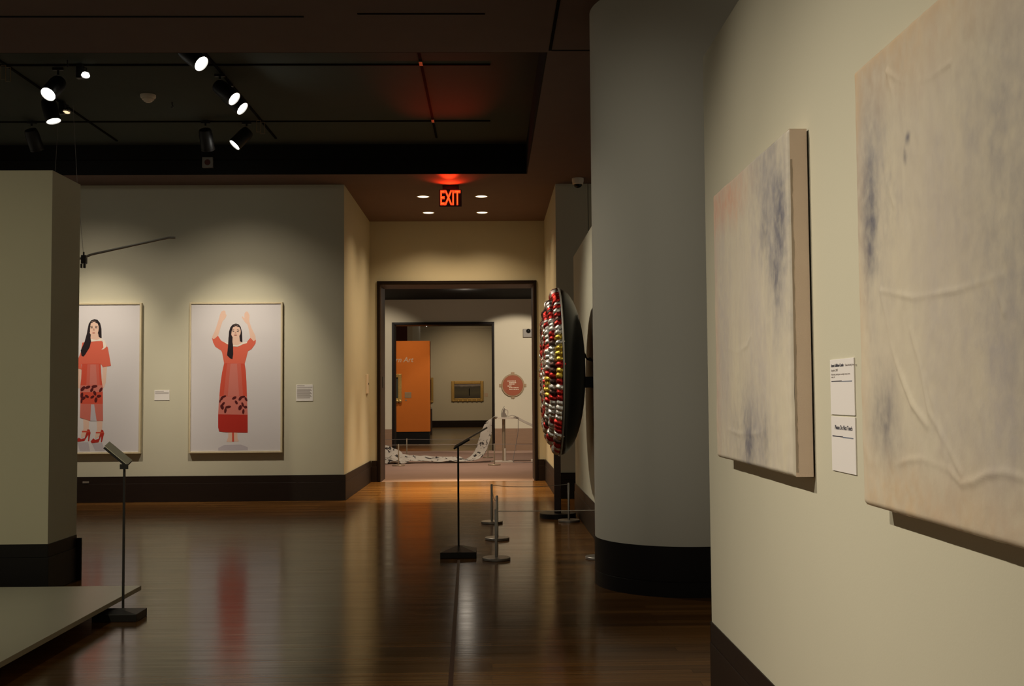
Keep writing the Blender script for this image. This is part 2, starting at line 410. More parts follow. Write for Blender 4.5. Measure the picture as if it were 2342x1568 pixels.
# the rooms beyond
R2Y = 26.4; QX0, QX1 = -2.315, 0.055
bm = BM(); box(bm, -6, QX0, R2Y, R2Y + 0.5, 0, 4.3); box(bm, QX1, 5, R2Y, R2Y + 0.5, 0, 4.3); box(bm, QX0, QX1, R2Y, R2Y + 0.5, 3.05, 4.3); struct('wall_gallery', bm, 'wall_far')
bm = BM(); box(bm, -6, 5, DY2, R2Y, 3.65, 4.3); struct('ceiling_gallery', bm, 'black_paint')
baseboard('baseboard_gallery', [(-6, QX0 - 0.05, R2Y - P, R2Y), (QX1 + 0.05, 0.62, R2Y - P, R2Y)], 'base_far', 0.53)
bm = BM(); box(bm, 0.62, 5, R2Y - P, R2Y, 0.16, 0.53, 0.003); box(bm, 0.62, 5, R2Y - 0.012, R2Y, 0, 0.16); struct('baseboard_gallery_right', bm, ['base_far'])
doorway('door_2', QX0, QX1, 3.05, R2Y, R2Y + 0.5, 0.05, 'frame_dark', 'frame_dark')
R3Y = 46.6
bm = BM(); box(bm, -7, 5, R3Y, R3Y + 0.2, 0, 4.5); struct('wall_far', bm, 'wall_far')
bm = BM(); box(bm, -7, 5, R2Y + 0.5, R3Y, 4.5, 4.6); struct('ceiling_far', bm, 'wall_far')
bm = BM(); box(bm, -7, 5, R3Y - 0.10, R3Y, 4.10, 4.18, 0.01); box(bm, -7, 5, R3Y - 0.16, R3Y, 4.18, 4.30, 0.02); struct('trim_cornice', bm, 'wall_far')
baseboard('baseboard_far', [(-7, 5, R3Y - 0.03, R3Y)], 'base', 0.29)
bm = BM(); box(bm, -7, -2.72, 36, 40, 3.05, 4.5); struct('trim_bulkhead', bm, 'maroon')
bm = BM(); box(bm, -2.72, -2.55, 36, 40, 3.05, 4.5); struct('trim_bulkhead_edge', bm, 'wall_far')

# ------------------------------------------------------------------ column and partitions of the hall
CCX, CCY, CR = 1.326, 7.66, 0.600
bm = BM(); rev(bm, (CCX, CCY, 0.325), (0, 0, 1), [(0, CR), (CZ - 0.325, CR)], 96); struct('column', bm, 'wall_c', True)
bm = BM(); rev(bm, (CCX, CCY, 0), (0, 0, 1), [(0, CR + 0.004), (0.095, CR + 0.004), (0.097, CR + 0.001), (0.101, CR + 0.001), (0.103, CR + 0.004), (0.325, CR + 0.004)], 96); struct('baseboard_column', bm, 'base_black', True)
bm = BM(); box(bm, 0.956, 1.22, -2.5, 4.785, 0, 2.80); struct('wall_partition_near', bm, 'wall')
baseboard('baseboard_partition_near', [(0.946, 0.956, -2.5, 4.785)], 'base', 0.32)
bm = BM(); box(bm, 0.950, 1.20, 8.35, 12.30, 0, 2.87); struct('wall_partition_far', bm, 'wall')
baseboard('baseboard_partition_far', [(0.935, 0.950, 8.35, 12.30)], 'base', 0.325)
bm = BM(); box(bm, -7, -3.0, 7.516, 8.03, 0.0, 2.875); struct('wall_partition_left', bm, 'wall')
bm = BM()
box(bm, -7, -2.992, 7.508, 8.03, 0, 0.235, 0.003); box(bm, -7, -2.996, 7.512, 8.03, 0.2345, 0.325, 0.003)
box(bm, -7, -2.965, 8.03, 8.05, 0.0, 0.30, 0.003)
struct('baseboard_partition_left', bm, 'base_black')
bm = BM(); box(bm, -0.011, 0.011, 0, 3.9, 0, 0.0015)  # thin dark strip on the floor from the label stand towards the camera
bmesh.ops.rotate(bm, verts=bm.verts, cent=(0, 0, 0), matrix=Matrix.Rotation(math.atan2(0.072, 3.823), 3, 'Z'))
bmesh.ops.translate(bm, verts=bm.verts, vec=(-0.186, 4.9, 0)); struct('trim_floor_strip', bm, 'strip')

# ------------------------------------------------------------------ lighting tracks in the coffer
def track(label, p0, p1):
    bm = BM(); x0, x1 = sorted((p0[0], p1[0])); y0, y1 = sorted((p0[1], p1[1])); w = 0.012
    box(bm, x0 - w * (x0 == x1), x1 + w * (x0 == x1), y0 - w * (y0 == y1), y1 + w * (y0 == y1), KZ - 0.012, KZ)
    o = obj('lighting_track', bm, 'slot'); return tag(o, label, 'lighting track', 'lighting tracks in the ceiling coffer')
track('track running into the depth nearest the left edge of the coffer', (-4.46, 8.7), (-4.46, 13.08))
track('track running into the depth beside the three lamps hanging close together', (-2.54, 8.7), (-2.54, 12.98))
ct = track('track running into the depth right of the lamps, with two brass couplers', (-0.624, 9.6), (-0.624, 12.95))
for y in (10.04, 12.16):
    bm = BM(); box(bm, -0.64, -0.608, y - 0.09, y + 0.03, KZ - 0.02, KZ - 0.012); obj('coupler', bm, 'bronze', ct)
track('cross track of the coffer nearer the camera', (-8.0, 10.08), (0.02, 10.08))
track('cross track of the coffer nearer the far wall', (-8.0, 12.17), (0.02, 12.17))

GS = 'track spotlights hanging in the ceiling coffer'
def spotlight(label, x, y, d, stem=0.07, lit=True, power=0, angle=40, r=0.075, ln=0.24, radius=0.05, target=None, spill=0):
    t = thing('track_spotlight', label, 'spotlight', (x, y, KZ - 0.012), GS)
    zt = KZ - 0.012
    d = Vector(d).normalized()
    bm = BM(); box(bm, x - 0.05, x + 0.05, y - 0.018, y + 0.018, zt - 0.025, zt, 0.003); obj('track_adapter', bm, 'black_metal', t)
    pv = Vector((x, y, zt - stem))
    bm = BM(); cyl(bm, (x, y, zt - 0.02), pv, 0.011, n=10); obj('stem', bm, 'black_metal', t, True)
    top = pv + Vector((0, 0, -0.02)) - d * 0.02
    c0 = top + Vector((0, 0, -r * 0.75)) - d * 0.02
    bm = BM(); rev(bm, c0, d, [(0, r * 0.55), (0.004, r * 0.82), (0.02, r * 0.93), (0.05, r * 0.95), (0.055, r), (ln - 0.02, r), (ln - 0.018, r * 1.03), (ln, r * 1.03), (ln, r * 0.9), (ln - 0.03, r * 0.88)], 32, cap1=False)
    obj('lamp_housing', bm, 'black_metal', t, True)
    bm = BM(); rev(bm, c0 + d * (ln - 0.03), d, [(0, r * 0.88), (0.018, r * 0.87), (0.024, r * 0.5), (0.026, 0.001)], 32)
    obj('lens', bm, 'lens' if lit else 'grey_plastic', t, True)
    if power:
        p = c0 + d * (ln + 0.01)
        spot('spot_beam', p, Vector(target) if target else p + d, power, angle, 1.0, radius, (1.0, 0.85, 0.67) if spill else WARM)
        if spill: spot('spot_spill', p, (target[0], target[1], 0.65), spill, 100, 1.0, radius, (1.0, 0.85, 0.67))
    return t
spotlight('bright spotlight over the left partition, highest of the left group', -4.008, 10.14, (-0.18, -0.68, -0.71), 0.07, power=30, angle=45)
spotlight('bright spotlight just below the topmost one of the left group', -4.43, 10.98, (0.30, -0.10, -0.95), 0.03, power=60, angle=50)
spotlight('unlit-looking spotlight at far left, turned away towards the front wall', -5.08, 12.13, (0.1, 0.57, -0.82), 0.05, lit=True, power=265, angle=54, target=(-4.95, 13.97, 1.27), spill=80)
spotlight('spotlight half hidden behind the brown soffit edge', -2.57, 9.24, (0.72, -0.30, -0.62), 0.06, power=110, angle=48)
spotlight('nearer of the two overlapping spotlights facing right', -2.56, 10.35, (0.75, -0.22, -0.63), 0.05, power=230, angle=50, target=(0.9, 9.6, 1.4))
spotlight('farther of the two overlapping spotlights facing right', -2.56, 10.68, (0.75, -0.16, -0.65), 0.05, power=180, angle=50, target=(0.8, 10.1, 1.5))
spotlight('black spotlight hanging straight down above the small square wall box', -3.16, 12.14, (0.02, 0.56, -0.82), 0.05, power=265, angle=54, target=(-3.12, 13.97, 1.27), spill=80)
spotlight('lit spotlight at right end of the group, facing left', -2.71, 12.17, (-0.60, -0.30, -0.74), 0.05, power=25, angle=44)
def small_spot(label, x, y, d, lens):
    t = thing('small_spotlight', label, 'spotlight', (x, y, KZ - 0.012), 'small bare lamps on the coffer tracks')
    bm = BM(); box(bm, x - 0.03, x + 0.03, y - 0.03, y + 0.03, KZ - 0.14, KZ - 0.012, 0.004); obj('transformer_box', bm, 'black_metal', t)
    d = Vector(d).normalized(); h = Vector((x + 0.055, y - 0.01, KZ - 0.075))
    bm = BM(); tube(bm, [(x + 0.02, y, KZ - 0.035), (x + 0.06, y, KZ - 0.045), h], 0.006); obj('swivel_arm', bm, 'black_metal', t, True)
    bm = BM(); rev(bm, h, d, [(0, 0.012), (0.02, 0.018), (0.05, 0.042), (0.055, 0.044), (0.055, 0.038), (0.045, 0.034)], 20, cap1=False); obj('reflector_cup', bm, 'black_metal', t, True)
    bm = BM(); rev(bm, h + d * 0.044, d, [(0, 0.038), (0.008, 0.03), (0.010, 0.001)], 20); obj('lens', bm, lens, t, True)
small_spot('small bare lamp with bright lens, right of the topmost left spotlight', -3.77, 10.05, (0.12, -0.45, -0.88), 'lens')
small_spot('small bare lamp with dim warm lens, behind the left spotlights', -4.43, 11.33, (-0.05, -0.25, -0.95), 'lens_dim')

# clips, hooks, detector on the coffer
for (x, y, lab) in ((-4.46, 10.06, 'pair of thin metal loops hanging from track at far left'), (-2.54, 12.10, 'pair of thin metal loops hanging from track beside the overlapping spotlights')):
    t = thing('hanging_clip', lab, 'clip', (x, y, KZ - 0.012), 'wire loops hanging from the tracks')
    for k in range(2):
        a = x + k * 0.045 - 0.02; w, h = 0.022, 0.13; z = KZ - 0.012 - k * 0.02
        bm = BM(); tube(bm, [(a - w, y, z), (a + w, y, z), (a + w, y, z - h), (a - w, y, z - h), (a - w, y, z - 0.004)], 0.003, 6); obj('wire_loop', bm, 'bronze', t)
for (x, y, lab) in ((-3.85, 9.95, 'small black hook on the coffer ceiling left of the small bare lamp'), (-3.31, 11.38, 'small black hook on the coffer ceiling right of the smoke detector')):
    bm = BM(); tube(bm, [(x, y, KZ), (x, y, KZ - 0.03), (x + 0.012, y, KZ - 0.045), (x, y, KZ - 0.06), (x - 0.01, y, KZ - 0.05)], 0.006, 6)
    tag(obj('ceiling_hook', bm, 'black_metal', None, True, (x, y, KZ)), lab, 'hook', 'hooks on the coffer ceiling')
t = thing('smoke_detector', 'round pale smoke detector with stepped rim on the dark coffer ceiling', 'smoke detector', (-3.476, 11.107, KZ))
bm = BM(); rev(bm, (-3.476, 11.107, KZ), (0, 0, -1), [(0, 0.078), (0.02, 0.078), (0.032, 0.072)], 32); obj('mounting_base', bm, 'plastic', t, True)
bm = BM(); rev(bm, (-3.476, 11.107, KZ - 0.032), (0, 0, -1), [(0, 0.060), (0.018, 0.058), (0.02, 0.046), (0.034, 0.042), (0.036, 0.03), (0.044, 0.025), (0.046, 0.001)], 32); obj('sensor_cap', bm, 'plastic', t, True)
t = thing('wall_box', 'small square pale box on the black coffer side above the front wall', 'box', (-3.43, CY1 - 0.022, 4.12))
bm = BM(); box(bm, -3.495, -3.365, CY1 - 0.05, CY1 - 0.012, 4.11, 4.24, 0.004); obj('casing', bm, 'grey_plastic', t)
bm = BM(); rev(bm, (-3.43, CY1 - 0.05, 4.175), (0, -1, 0), [(0, 0.036), (0.008, 0.034), (0.010, 0.02), (0.012, 0.001)], 20); obj('speaker_cone', bm, 'maroon', t, True)

# downlights in the corridor ceiling
def downlight(label, x, y):
    t = thing('downlight', label, 'ceiling light', (x, y, CZ), 'recessed downlights in the corridor ceiling')
    bm = BM(); rev(bm, (x, y, CZ), (0, 0, -1), [(0, 0.092), (0.006, 0.092), (0.007, 0.080), (0.003, 0.078)], 32, cap0=False, cap1=False); obj('trim_ring', bm, 'plastic', t, True)
    bm = BM(); rev(bm, (x, y, CZ - 0.001), (0, 0, -1), [(0, 0.080), (0.003, 0.078), (0.004, 0.001)], 32); obj('lens', bm, 'down', t, True)
    spot('downlight_beam', (x, y, CZ - 0.03), (x, y, 0), 1050, 43, 1.0, 0.06, (1.0, 0.78, 0.50))
    spot('downlight_spill', (x, y, CZ - 0.03), (x, y, 0), 95, 130, 1.0, 0.06, (1.0, 0.70, 0.40))
downlight('recessed downlight in front on the left of the exit sign', -0.897, 14.815)
downlight('recessed downlight in front on the right of the exit sign', -0.104, 14.815)
downlight('recessed downlight behind on the left, nearer the doorway', -0.900, 16.12)
downlight('recessed downlight behind on the right, nearer the doorway', -0.104, 16.12)

# exit sign
t = thing('exit_sign', 'glowing red EXIT sign hanging from the corridor ceiling', 'exit sign', (-0.5, 14.06, CZ))
bm = BM(); box(bm, -0.60, -0.39, 14.03, 14.10, CZ - 0.055, CZ, 0.004); obj('canopy', bm, 'black_metal', t)
bm = BM(); box(bm, -0.645, -0.355, 14.062, 14.092, 3.755, 3.978, 0.004); obj('sign_face', bm, 'black_metal', t)
bm = text_bm('EXIT', 0.262, 0.002, (1.0, 0, 0), (0, 0, 1), (-0.5, 14.058, 3.782), 0.008, 0, 'CENTER', 0.98)
xs = [v.co.x for v in bm.verts]; k = 0.262 / (max(xs) - min(xs))
for v in bm.verts: v.co.x = -0.5 + (v.co.x - (max(xs) + min(xs)) / 2) * k
lt = obj('letters', bm, 'exit', t)
bm = text_bm('EXIT', 0.262, 0.0005, (1.0, 0, 0), (0, 0, 1), (-0.5, 14.0545, 3.782), -0.010, 0, 'CENTER', 0.98)
xs = [v.co.x for v in bm.verts]; k = 0.246 / (max(xs) - min(xs))
for v in bm.verts: v.co.x = -0.5 + (v.co.x - (max(xs) + min(xs)) / 2) * k
obj('lit_core', bm, 'exit_core', lt)
spot('exit_glow', (-0.5, 13.93, 3.90), (-0.5, 13.5, 4.5), 14, 125, 0.6, 0.03, (1.0, 0.04, 0.008))
spot('exit_glow', (-0.5, 13.95, 3.86), (-0.5, 11.9, 4.37), 85, 30, 1.0, 0.03, (1.0, 0.04, 0.008))
# dome camera on the pier
t = thing('dome_camera', 'white dome security camera on the ceiling by the pier', 'security camera', (1.118, 13.62, CZ))
bm = BM(); rev(bm, (1.118, 13.62, CZ), (0, 0, -1), [(0, 0.074), (0.03, 0.075), (0.075, 0.066), (0.08, 0.058)], 32); obj('housing', bm, 'plastic', t, True)
bm = BM(); rev(bm, (1.118, 13.62, CZ - 0.08), (0, 0, -1), [(0, 0.054), (0.015, 0.05), (0.03, 0.036), (0.04, 0.015), (0.042, 0.001)], 32); obj('dome', bm, 'black_gloss', t, True)

# ------------------------------------------------------------------ framed photographs on the front wall
def flat(bm, pts, y, mi): prism(bm, [(x, y, z) for x, z in pts], (0, 0.0006, 0), mi)
def ell(cx, cz, rx, rz, n=20, rot=0):
    c, s = math.cos(rot), math.sin(rot)
    return [(cx + rx * math.cos(2 * PI * k / n) * c - rz * math.sin(2 * PI * k / n) * s, cz + rx * math.cos(2 * PI * k / n) * s + rz * math.sin(2 * PI * k / n) * c) for k in range(n)]
FIG = [mat('print_skin', (0.74, 0.52, 0.42), 0.45, spec=0.3), mat('print_hair', (0.018, 0.012, 0.016), 0.45, spec=0.3), mat('print_orange_red', (0.66, 0.135, 0.085), 0.45, spec=0.3),
       mat('print_red', (0.60, 0.085, 0.050), 0.45, spec=0.3), mat('print_deep_red', (0.45, 0.032, 0.022), 0.45, spec=0.3), mat('print_rose', (0.60, 0.19, 0.155), 0.45, spec=0.3),
       mat('print_maroon', (0.09, 0.012, 0.014), 0.45, spec=0.3), mat('print_white', (0.80, 0.74, 0.66), 0.45, spec=0.3), mat('print_shade', (0.50, 0.47, 0.52), 0.45, spec=0.3),
       mat('print_lips', (0.42, 0.12, 0.10), 0.45, spec=0.3), mat('print_sheer', (0.58, 0.16, 0.125), 0.45, spec=0.3), mat('print_skin_shade', (0.50, 0.29, 0.22), 0.45, spec=0.3), mat('print_red_sheen', (0.60, 0.13, 0.095), 0.45, spec=0.3)]
SK, HR, OR, RD, DR, RO, MA, WH, SH, LI, SE, SS, R2_ = range(13)
PT, PB = 2.520, 0.612
def framed_photo(label, x0, x1, shapes, conv):
    t = thing('framed_photograph', label, 'framed photograph', ((x0 + x1) / 2, FY, PB), 'tall framed photographs on the front wall')
    w, d = 0.022, 0.05
    y0 = FY - d
    bm = BM()
    box(bm, x0, x0 + w, y0, FY, PB, PT, 0.002); box(bm, x1 - w, x1, y0, FY, PB, PT, 0.002)
    box(bm, x0 + w, x1 - w, y0, FY, PB, PB + w, 0.002); box(bm, x0 + w, x1 - w, y0, FY, PT - w, PT, 0.002)
    obj('picture_frame', bm, 'pale_wood', t)
    yp = y0 + 0.012
    bm = BM(); box(bm, x0 + w, x1 - w, yp, FY - 0.005, PB + w, PT - w); pr = obj('print', bm, 'paper', t)
    bm = BM()
    for i, (mi, pts) in enumerate(shapes):
        flat(bm, [conv(*p) for p in pts], yp - 0.0008 * 1 - 0.00012 * i, mi)
    obj('printed_figure', bm, FIG, pr, label='printed picture of a standing person in a red dress')
def leaf(cx, cy, l, w, a): return ell(cx, cy, l, w, 10, math.radians(a))
# second photograph: person with both arms raised, long red dress
def conv2(zx, zy): return (-3.812 + (zx - 68) / (897 - 68) * 1.178, PT - (zy - 86) / (1440 - 86) * (PT - PB))
S2 = [
 (SH, [(385, 1368), (530, 1366), (592, 1390), (592, 1418), (330, 1418), (330, 1395)]),
 (SK, [(418, 1250), (498, 1255), (500, 1310), (513, 1335), (485, 1342), (462, 1330), (440, 1345), (402, 1338), (418, 1300)]),
 (RD, [(452, 1258), (468, 1258), (470, 1340), (452, 1340)]),
 (SK, [(372, 160), (350, 170), (338, 200), (328, 240), (300, 330), (270, 400), (285, 420), (322, 392), (345, 310), (362, 258), (388, 228), (399, 200), (390, 196), (386, 165)]),
 (SK, [(570, 170), (556, 190), (556, 236), (540, 213), (533, 222), (560, 265), (585, 290), (600, 350), (612, 425), (640, 440), (658, 428), (655, 390), (620, 320), (600, 260), (602, 205), (586, 172)]),
 (HR, [(480, 279), (452, 288), (432, 312), (420, 350), (414, 440), (452, 455), (520, 440), (540, 447), (536, 360), (524, 310), (505, 286)]),
 (SK, [(452, 395), (512, 395), (518, 440), (545, 455), (490, 485), (450, 478)]),
 (SK, ell(480, 352, 44, 62, 24)),
 (HR, [(436, 330), (450, 300), (480, 291), (510, 302), (524, 335), (512, 312), (480, 302), (455, 312), (444, 345), (440, 380), (432, 380)]),
 (OR, [(268, 405), (285, 420), (322, 388), (350, 432), (385, 452), (455, 487), (500, 490), (552, 462), (578, 448), (610, 408), (640, 440), (660, 425), (656, 460), (620, 512), (590, 528), (572, 600), (560, 642), (378, 637), (360, 540), (352, 522), (300, 488), (280, 450)]),
 (RD, [(378, 635), (560, 640), (570, 700), (577, 800), (583, 950), (589, 1100), (590, 1260), (400, 1255), (338, 1247), (328, 1210), (327, 1100), (336, 950), (345, 830), (360, 720)]),
 (R2_, [(405, 638), (525, 638), (535, 760), (548, 930), (375, 930), (392, 760)]),
 (RO, [(435, 640), (492, 640), (500, 760), (512, 930), (412, 930), (425, 760)]),
 (RO, [(338, 932), (582, 932), (588, 1100), (328, 1096)]),
 (DR, [(328, 1094), (588, 1100), (590, 1260), (400, 1255), (338, 1247), (328, 1210)]),
 (WH, [(362, 437), (410, 452), (455, 473), (500, 474), (545, 448), (582, 444), (580, 456), (548, 464), (500, 487), (455, 485), (400, 462)]),
 (HR, [(416, 400), (446, 420), (456, 470), (459, 555), (452, 600), (430, 592), (404, 565), (412, 480)]),
 (HR, [(512, 390), (534, 360), (540, 445), (520, 440)]),
 (HR, [(447, 336), (466, 333), (466, 337), (447, 340)]), (HR, [(490, 333), (512, 336), (512, 340), (490, 337)]),
 (HR, [(450, 350), (466, 347), (466, 352), (450, 354)]), (HR, [(490, 347), (508, 350), (508, 354), (490, 352)]),
 (SS, [(474, 355), (482, 355), (486, 368), (470, 368)]), (LI, ell(478, 383, 13, 4, 10)),
]
for (cx, cy, l, w, a) in ((360, 950, 22, 11, 60), (380, 935, 20, 9, 20), (470, 948, 22, 12, 30), (488, 988, 20, 11, -60), (524, 952, 24, 12, 55), (548, 938, 20, 9, 10), (574, 960, 20, 10, -60), (362, 1028, 24, 15, -70), (416, 1028, 26, 11, 10), (392, 1060, 24, 11, 80), (372, 1000, 20, 10, 50), (522, 1035, 24, 15, 70), (545, 1008, 22, 10, -70), (570, 1030, 15, 12, 0), (551, 1070, 22, 10, 85), (344, 975, 14, 6, 80)):
    S2.append((MA, leaf(cx, cy, l, w, -a)))
framed_photo('framed photograph of person in long red dress raising both arms', -3.812, -2.634, S2, conv2)
# first photograph, partly behind the left partition
def conv1(zx, zy): return (-4.415 - (637 - zx) / 3.733 / 178.9, PT - (zy - 140) / (1425 - 140) * (PT - PB))
S1 = [
 (SH, [(110, 1325), (200, 1325), (215, 1400), (130, 1400)]), (SH, [(228, 1335), (315, 1330), (340, 1400), (260, 1400)]),
 (SK, [(110, 700), (136, 700), (128, 830), (122, 866), (108, 868), (98, 820)]), (SK, [(314, 680), (350, 680), (344, 760), (340, 820), (325, 864), (300, 862), (298, 815), (310, 780)]),
 (SK, [(155, 1130), (206, 1130), (202, 1215), (180, 1262), (140, 1292), (138, 1262), (158, 1210)]), (SK, [(268, 1130), (318, 1130), (313, 1225), (298, 1265), (258, 1298), (256, 1272), (272, 1215)]),
 (DR, [(100, 1307), (120, 1284), (140, 1298), (168, 1290), (192, 1215), (210, 1218), (218, 1245), (206, 1316), (198, 1316), (199, 1262), (166, 1314), (112, 1320)]),
 (DR, [(219, 1318), (240, 1292), (258, 1304), (286, 1296), (306, 1220), (322, 1222), (332, 1250), (314, 1324), (305, 1324), (307, 1272), (285, 1327), (228, 1332)]),
 (RD, [(146, 1228), (212, 1228), (212, 1240), (146, 1240)]), (RD, [(262, 1238), (328, 1238), (328, 1250), (262, 1250)]),
 (HR, [(240, 278), (212, 288), (192, 318), (182, 370), (172, 440), (215, 470), (262, 455), (302, 442), (299, 360), (288, 312), (266, 284)]),
 (SK, [(212, 405), (272, 400), (278, 430), (305, 447), (300, 470), (205, 470)]),
 (SK, ell(236, 358, 41, 66, 24)),
 (HR, [(194, 350), (202, 310), (236, 292), (268, 306), (280, 350), (268, 318), (238, 300), (210, 314), (204, 350), (204, 390), (194, 390)]),
 (OR, [(140, 478), (205, 468), (300, 466), (330, 480), (355, 522), (383, 676), (314, 689), (300, 662), (136, 662), (138, 708), (88, 692), (105, 625), (130, 555)]),
 (RD, [(140, 658), (296, 658), (306, 800), (316, 865), (318, 1003), (130, 1000), (126, 865), (134, 780)]),
 (R2_, [(185, 662), (280, 662), (292, 840), (178, 840)]),
 (RO, [(210, 665), (256, 665), (268, 838), (206, 838)]),
 (RO, [(130, 842), (312, 842), (316, 900), (128, 900)]),
 (SE, [(130, 998), (318, 1001), (321, 1144), (215, 1144), (128, 1116)]),
 (SH, [(220, 1004), (246, 1004), (268, 1144), (215, 1144)]),
 (WH, [(206, 446), (262, 456), (302, 440), (318, 462), (210, 470)]), (WH, [(312, 460), (326, 458), (346, 512), (322, 534), (300, 540), (318, 522)]),
 (HR, [(178, 400), (206, 418), (214, 468), (202, 520), (166, 580), (150, 598), (134, 588), (128, 545), (160, 470)]),
 (HR, [(205, 338), (226, 336), (226, 340), (205, 342)]), (HR, [(246, 336), (266, 338), (266, 342), (246, 340)]),
 (HR, [(208, 350), (226, 349), (226, 354), (208, 355)]), (HR, [(246, 349), (264, 350), (264, 355), (246, 354)]),
 (SS, [(232, 356), (240, 356), (244, 374), (228, 374)]), (LI, ell(235, 396, 13, 4, 10)),
]
for (cx, cy, l, w, a) in ((150, 870, 26, 14, 50), (190, 858, 24, 12, 20), (246, 852, 26, 12, 10), (225, 880, 20, 11, 60), (250, 908, 22, 12, -70), (285, 934, 20, 12, 10), (260, 966, 22, 12, 80), (230, 940, 18, 10, 30), (142, 925, 24, 12, 80), (155, 950, 20, 12, 30), (140, 972, 20, 8, 80), (300, 880, 22, 10, 60), (185, 935, 18, 10, -30)):
    S1.append((MA, leaf(cx, cy, l, w, -a)))
framed_photo('framed photograph of person in red dress and heels, half behind the left partition', -5.593, -4.415, S1, conv1)
def text_card(label, x0, x1, z0, z1, lines):
    t = thing('wall_label', label, 'label', ((x0 + x1) / 2, FY, z0), 'white text cards on the front wall')
    bm = BM(); box(bm, x0, x1, FY - 0.006, FY, z0, z1, 0.001); obj('card', bm, 'label', t)
    bm = BM(); w = x1 - x0
    for (a, b, zz, h) in lines: box(bm, x0 + a * w, x0 + b * w, FY - 0.0068, FY - 0.0058, zz - h, zz)
    obj('printed_lines', bm, 'ink_grey', t)
text_card('small white text card between the two framed photographs', -4.257, -4.067, 1.282, 1.41, [(0.05, 0.62, 1.400, 0.008), (0.05, 0.95, 1.383, 0.006), (0.05, 0.95, 1.370, 0.006)])
text_card('larger white text card right of the photograph with raised arms', -2.466, -2.254, 1.258, 1.468, [(0.05, 0.5, 1.458, 0.009), (0.05, 0.97, 1.440, 0.006), (0.05, 0.97, 1.428, 0.005)] + [(0.05, 0.88 + 0.06 * math.sin(k * 2.1), 1.412 - k * 0.0135, 0.009) for k in range(9)])
bm = BM(); box(bm, -5.14, -5.06, FY - P - 0.006, FY - P, 0.245, 0.27, 0.002); tag(obj('wall_outlet', bm, 'grey_plastic', None, False, (-5.1, FY - P - 0.006, 0.245)), 'small grey outlet plate in the dark baseboard below the photographs', 'outlet')

# ------------------------------------------------------------------ painted canvases on the near partition
def canvas(label, y0, y1, z0, z1, m, ridges, seed, side):
    X0, X1 = 0.956, 0.889
    t = thing('stretched_canvas', label, 'painting', (X1 + 0.03, (y0 + y1) / 2, z0), 'textured canvases on the near partition')
    NY, NZ = 260, 220
    bm = BM(); grid = []
    pl = [[Vector((p[0], p[1])) for p in r[0]] for r in ridges]
    for i in range(NY + 1):
        row = []
        for j in range(NZ + 1):
            y = y0 + (y1 - y0) * i / NY; z = z0 + (z1 - z0) * j / NZ
            h = 0.0022 * noise.noise(Vector((seed, y * 9, z * 5))) + 0.0012 * noise.noise(Vector((seed + 5, y * 40, z * 22)))
            q = Vector((y, z))
            for pts, (_, w, a) in zip(pl, ridges):
                dm = 9
                for s, e in zip(pts, pts[1:]):
                    se = e - s; tt = max(0, min(1, (q - s).dot(se) / max(se.length_squared, 1e-9)))
                    dm = min(dm, (q - s - se * tt).length)
                if dm < w * 5: h += 0.75 * a * (0.55 + 0.9 * noise.noise(Vector((y * 6, z * 6, seed)))) * math.exp(-(dm / (1.5 * w)) ** 2)
            ed = min(y - y0, y1 - y, z - z0, z1 - z)
            rnd = 0.010 * max(0, 1 - ed / 0.012) ** 2
            row.append(bm.verts.new((X1 - h + rnd, y, z)))
        grid.append(row)
    for i in range(NY):
        for j in range(NZ): bm.faces.new((grid[i][j], grid[i][j + 1], grid[i + 1][j + 1], grid[i + 1][j]))
    obj('painted_face', bm, m, t, True)
    bm = BM()
    e = 0.0
    def strip(a, b):
        q = [bm.verts.new((X1 + 0.0095, *a)), bm.verts.new((X1 + 0.0095, *b)), bm.verts.new((X0 - 0.006, *b)), bm.verts.new((X0 - 0.006, *a))]
        bm.faces.new(q)
    for a, b in (((y0, z0), (y1, z0)), ((y1, z0), (y1, z1)), ((y1, z1), (y0, z1)), ((y0, z1), (y0, z0))): strip(a, b)
    obj('canvas_side', bm, side, t, label='bare tan canvas edge')
    bm = BM(); box(bm, X0 - 0.012, X0, y0 + 0.03, y1 - 0.03, z0 + 0.03, z1 - 0.03); obj('stretcher_frame', bm, 'pale_wood', t)
    return t
side1 = mat('bare_canvas_edge', (0.80, 0.65, 0.53), 0.8, var=0.06, vscale=8, bump=0.15, bscale=300)
side2 = mat('painted_canvas_edge', (0.68, 0.55, 0.43), 0.8, var=0.08, vscale=8, bump=0.15, bscale=300)
BLUE, GREY, LAV, PINK, OCH = (0.055, 0.065, 0.12), (0.24, 0.24, 0.27), (0.44, 0.41, 0.42), (0.68, 0.31, 0.19), (0.62, 0.46, 0.28)
# blob positions are measured from the canvas's lower edge centre
yc, zb = 3.755, 1.057
B1 = [(4.1 - yc, 2.02 - zb, 0.30, 0.09, PINK, 0.75), (4.27 - yc, 1.5 - zb, 0.05, 0.6, PINK, 0.35), (3.42 - yc, 1.97 - zb, 0.22, 0.22, GREY, 0.8), (3.34 - yc, 1.72 - zb, 0.14, 0.24, GREY, 0.8), (3.31 - yc, 1.82 - zb, 0.035, 0.11, BLUE, 0.85), (3.36 - yc, 1.67 - zb, 0.03, 0.09, BLUE, 0.75),
      (3.49 - yc, 1.82 - zb, 0.03, 0.10, BLUE, 0.5), (3.72 - yc, 1.17 - zb, 0.20, 0.16, GREY, 0.8), (3.76 - yc, 1.13 - zb, 0.035, 0.08, BLUE, 0.9), (3.53 - yc, 1.15 - zb, 0.04, 0.07, BLUE, 0.45), (4.15 - yc, 1.6 - zb, 0.12, 0.4, LAV, 0.7), (3.6 - yc, 1.55 - zb, 0.10, 0.35, LAV, 0.5)]
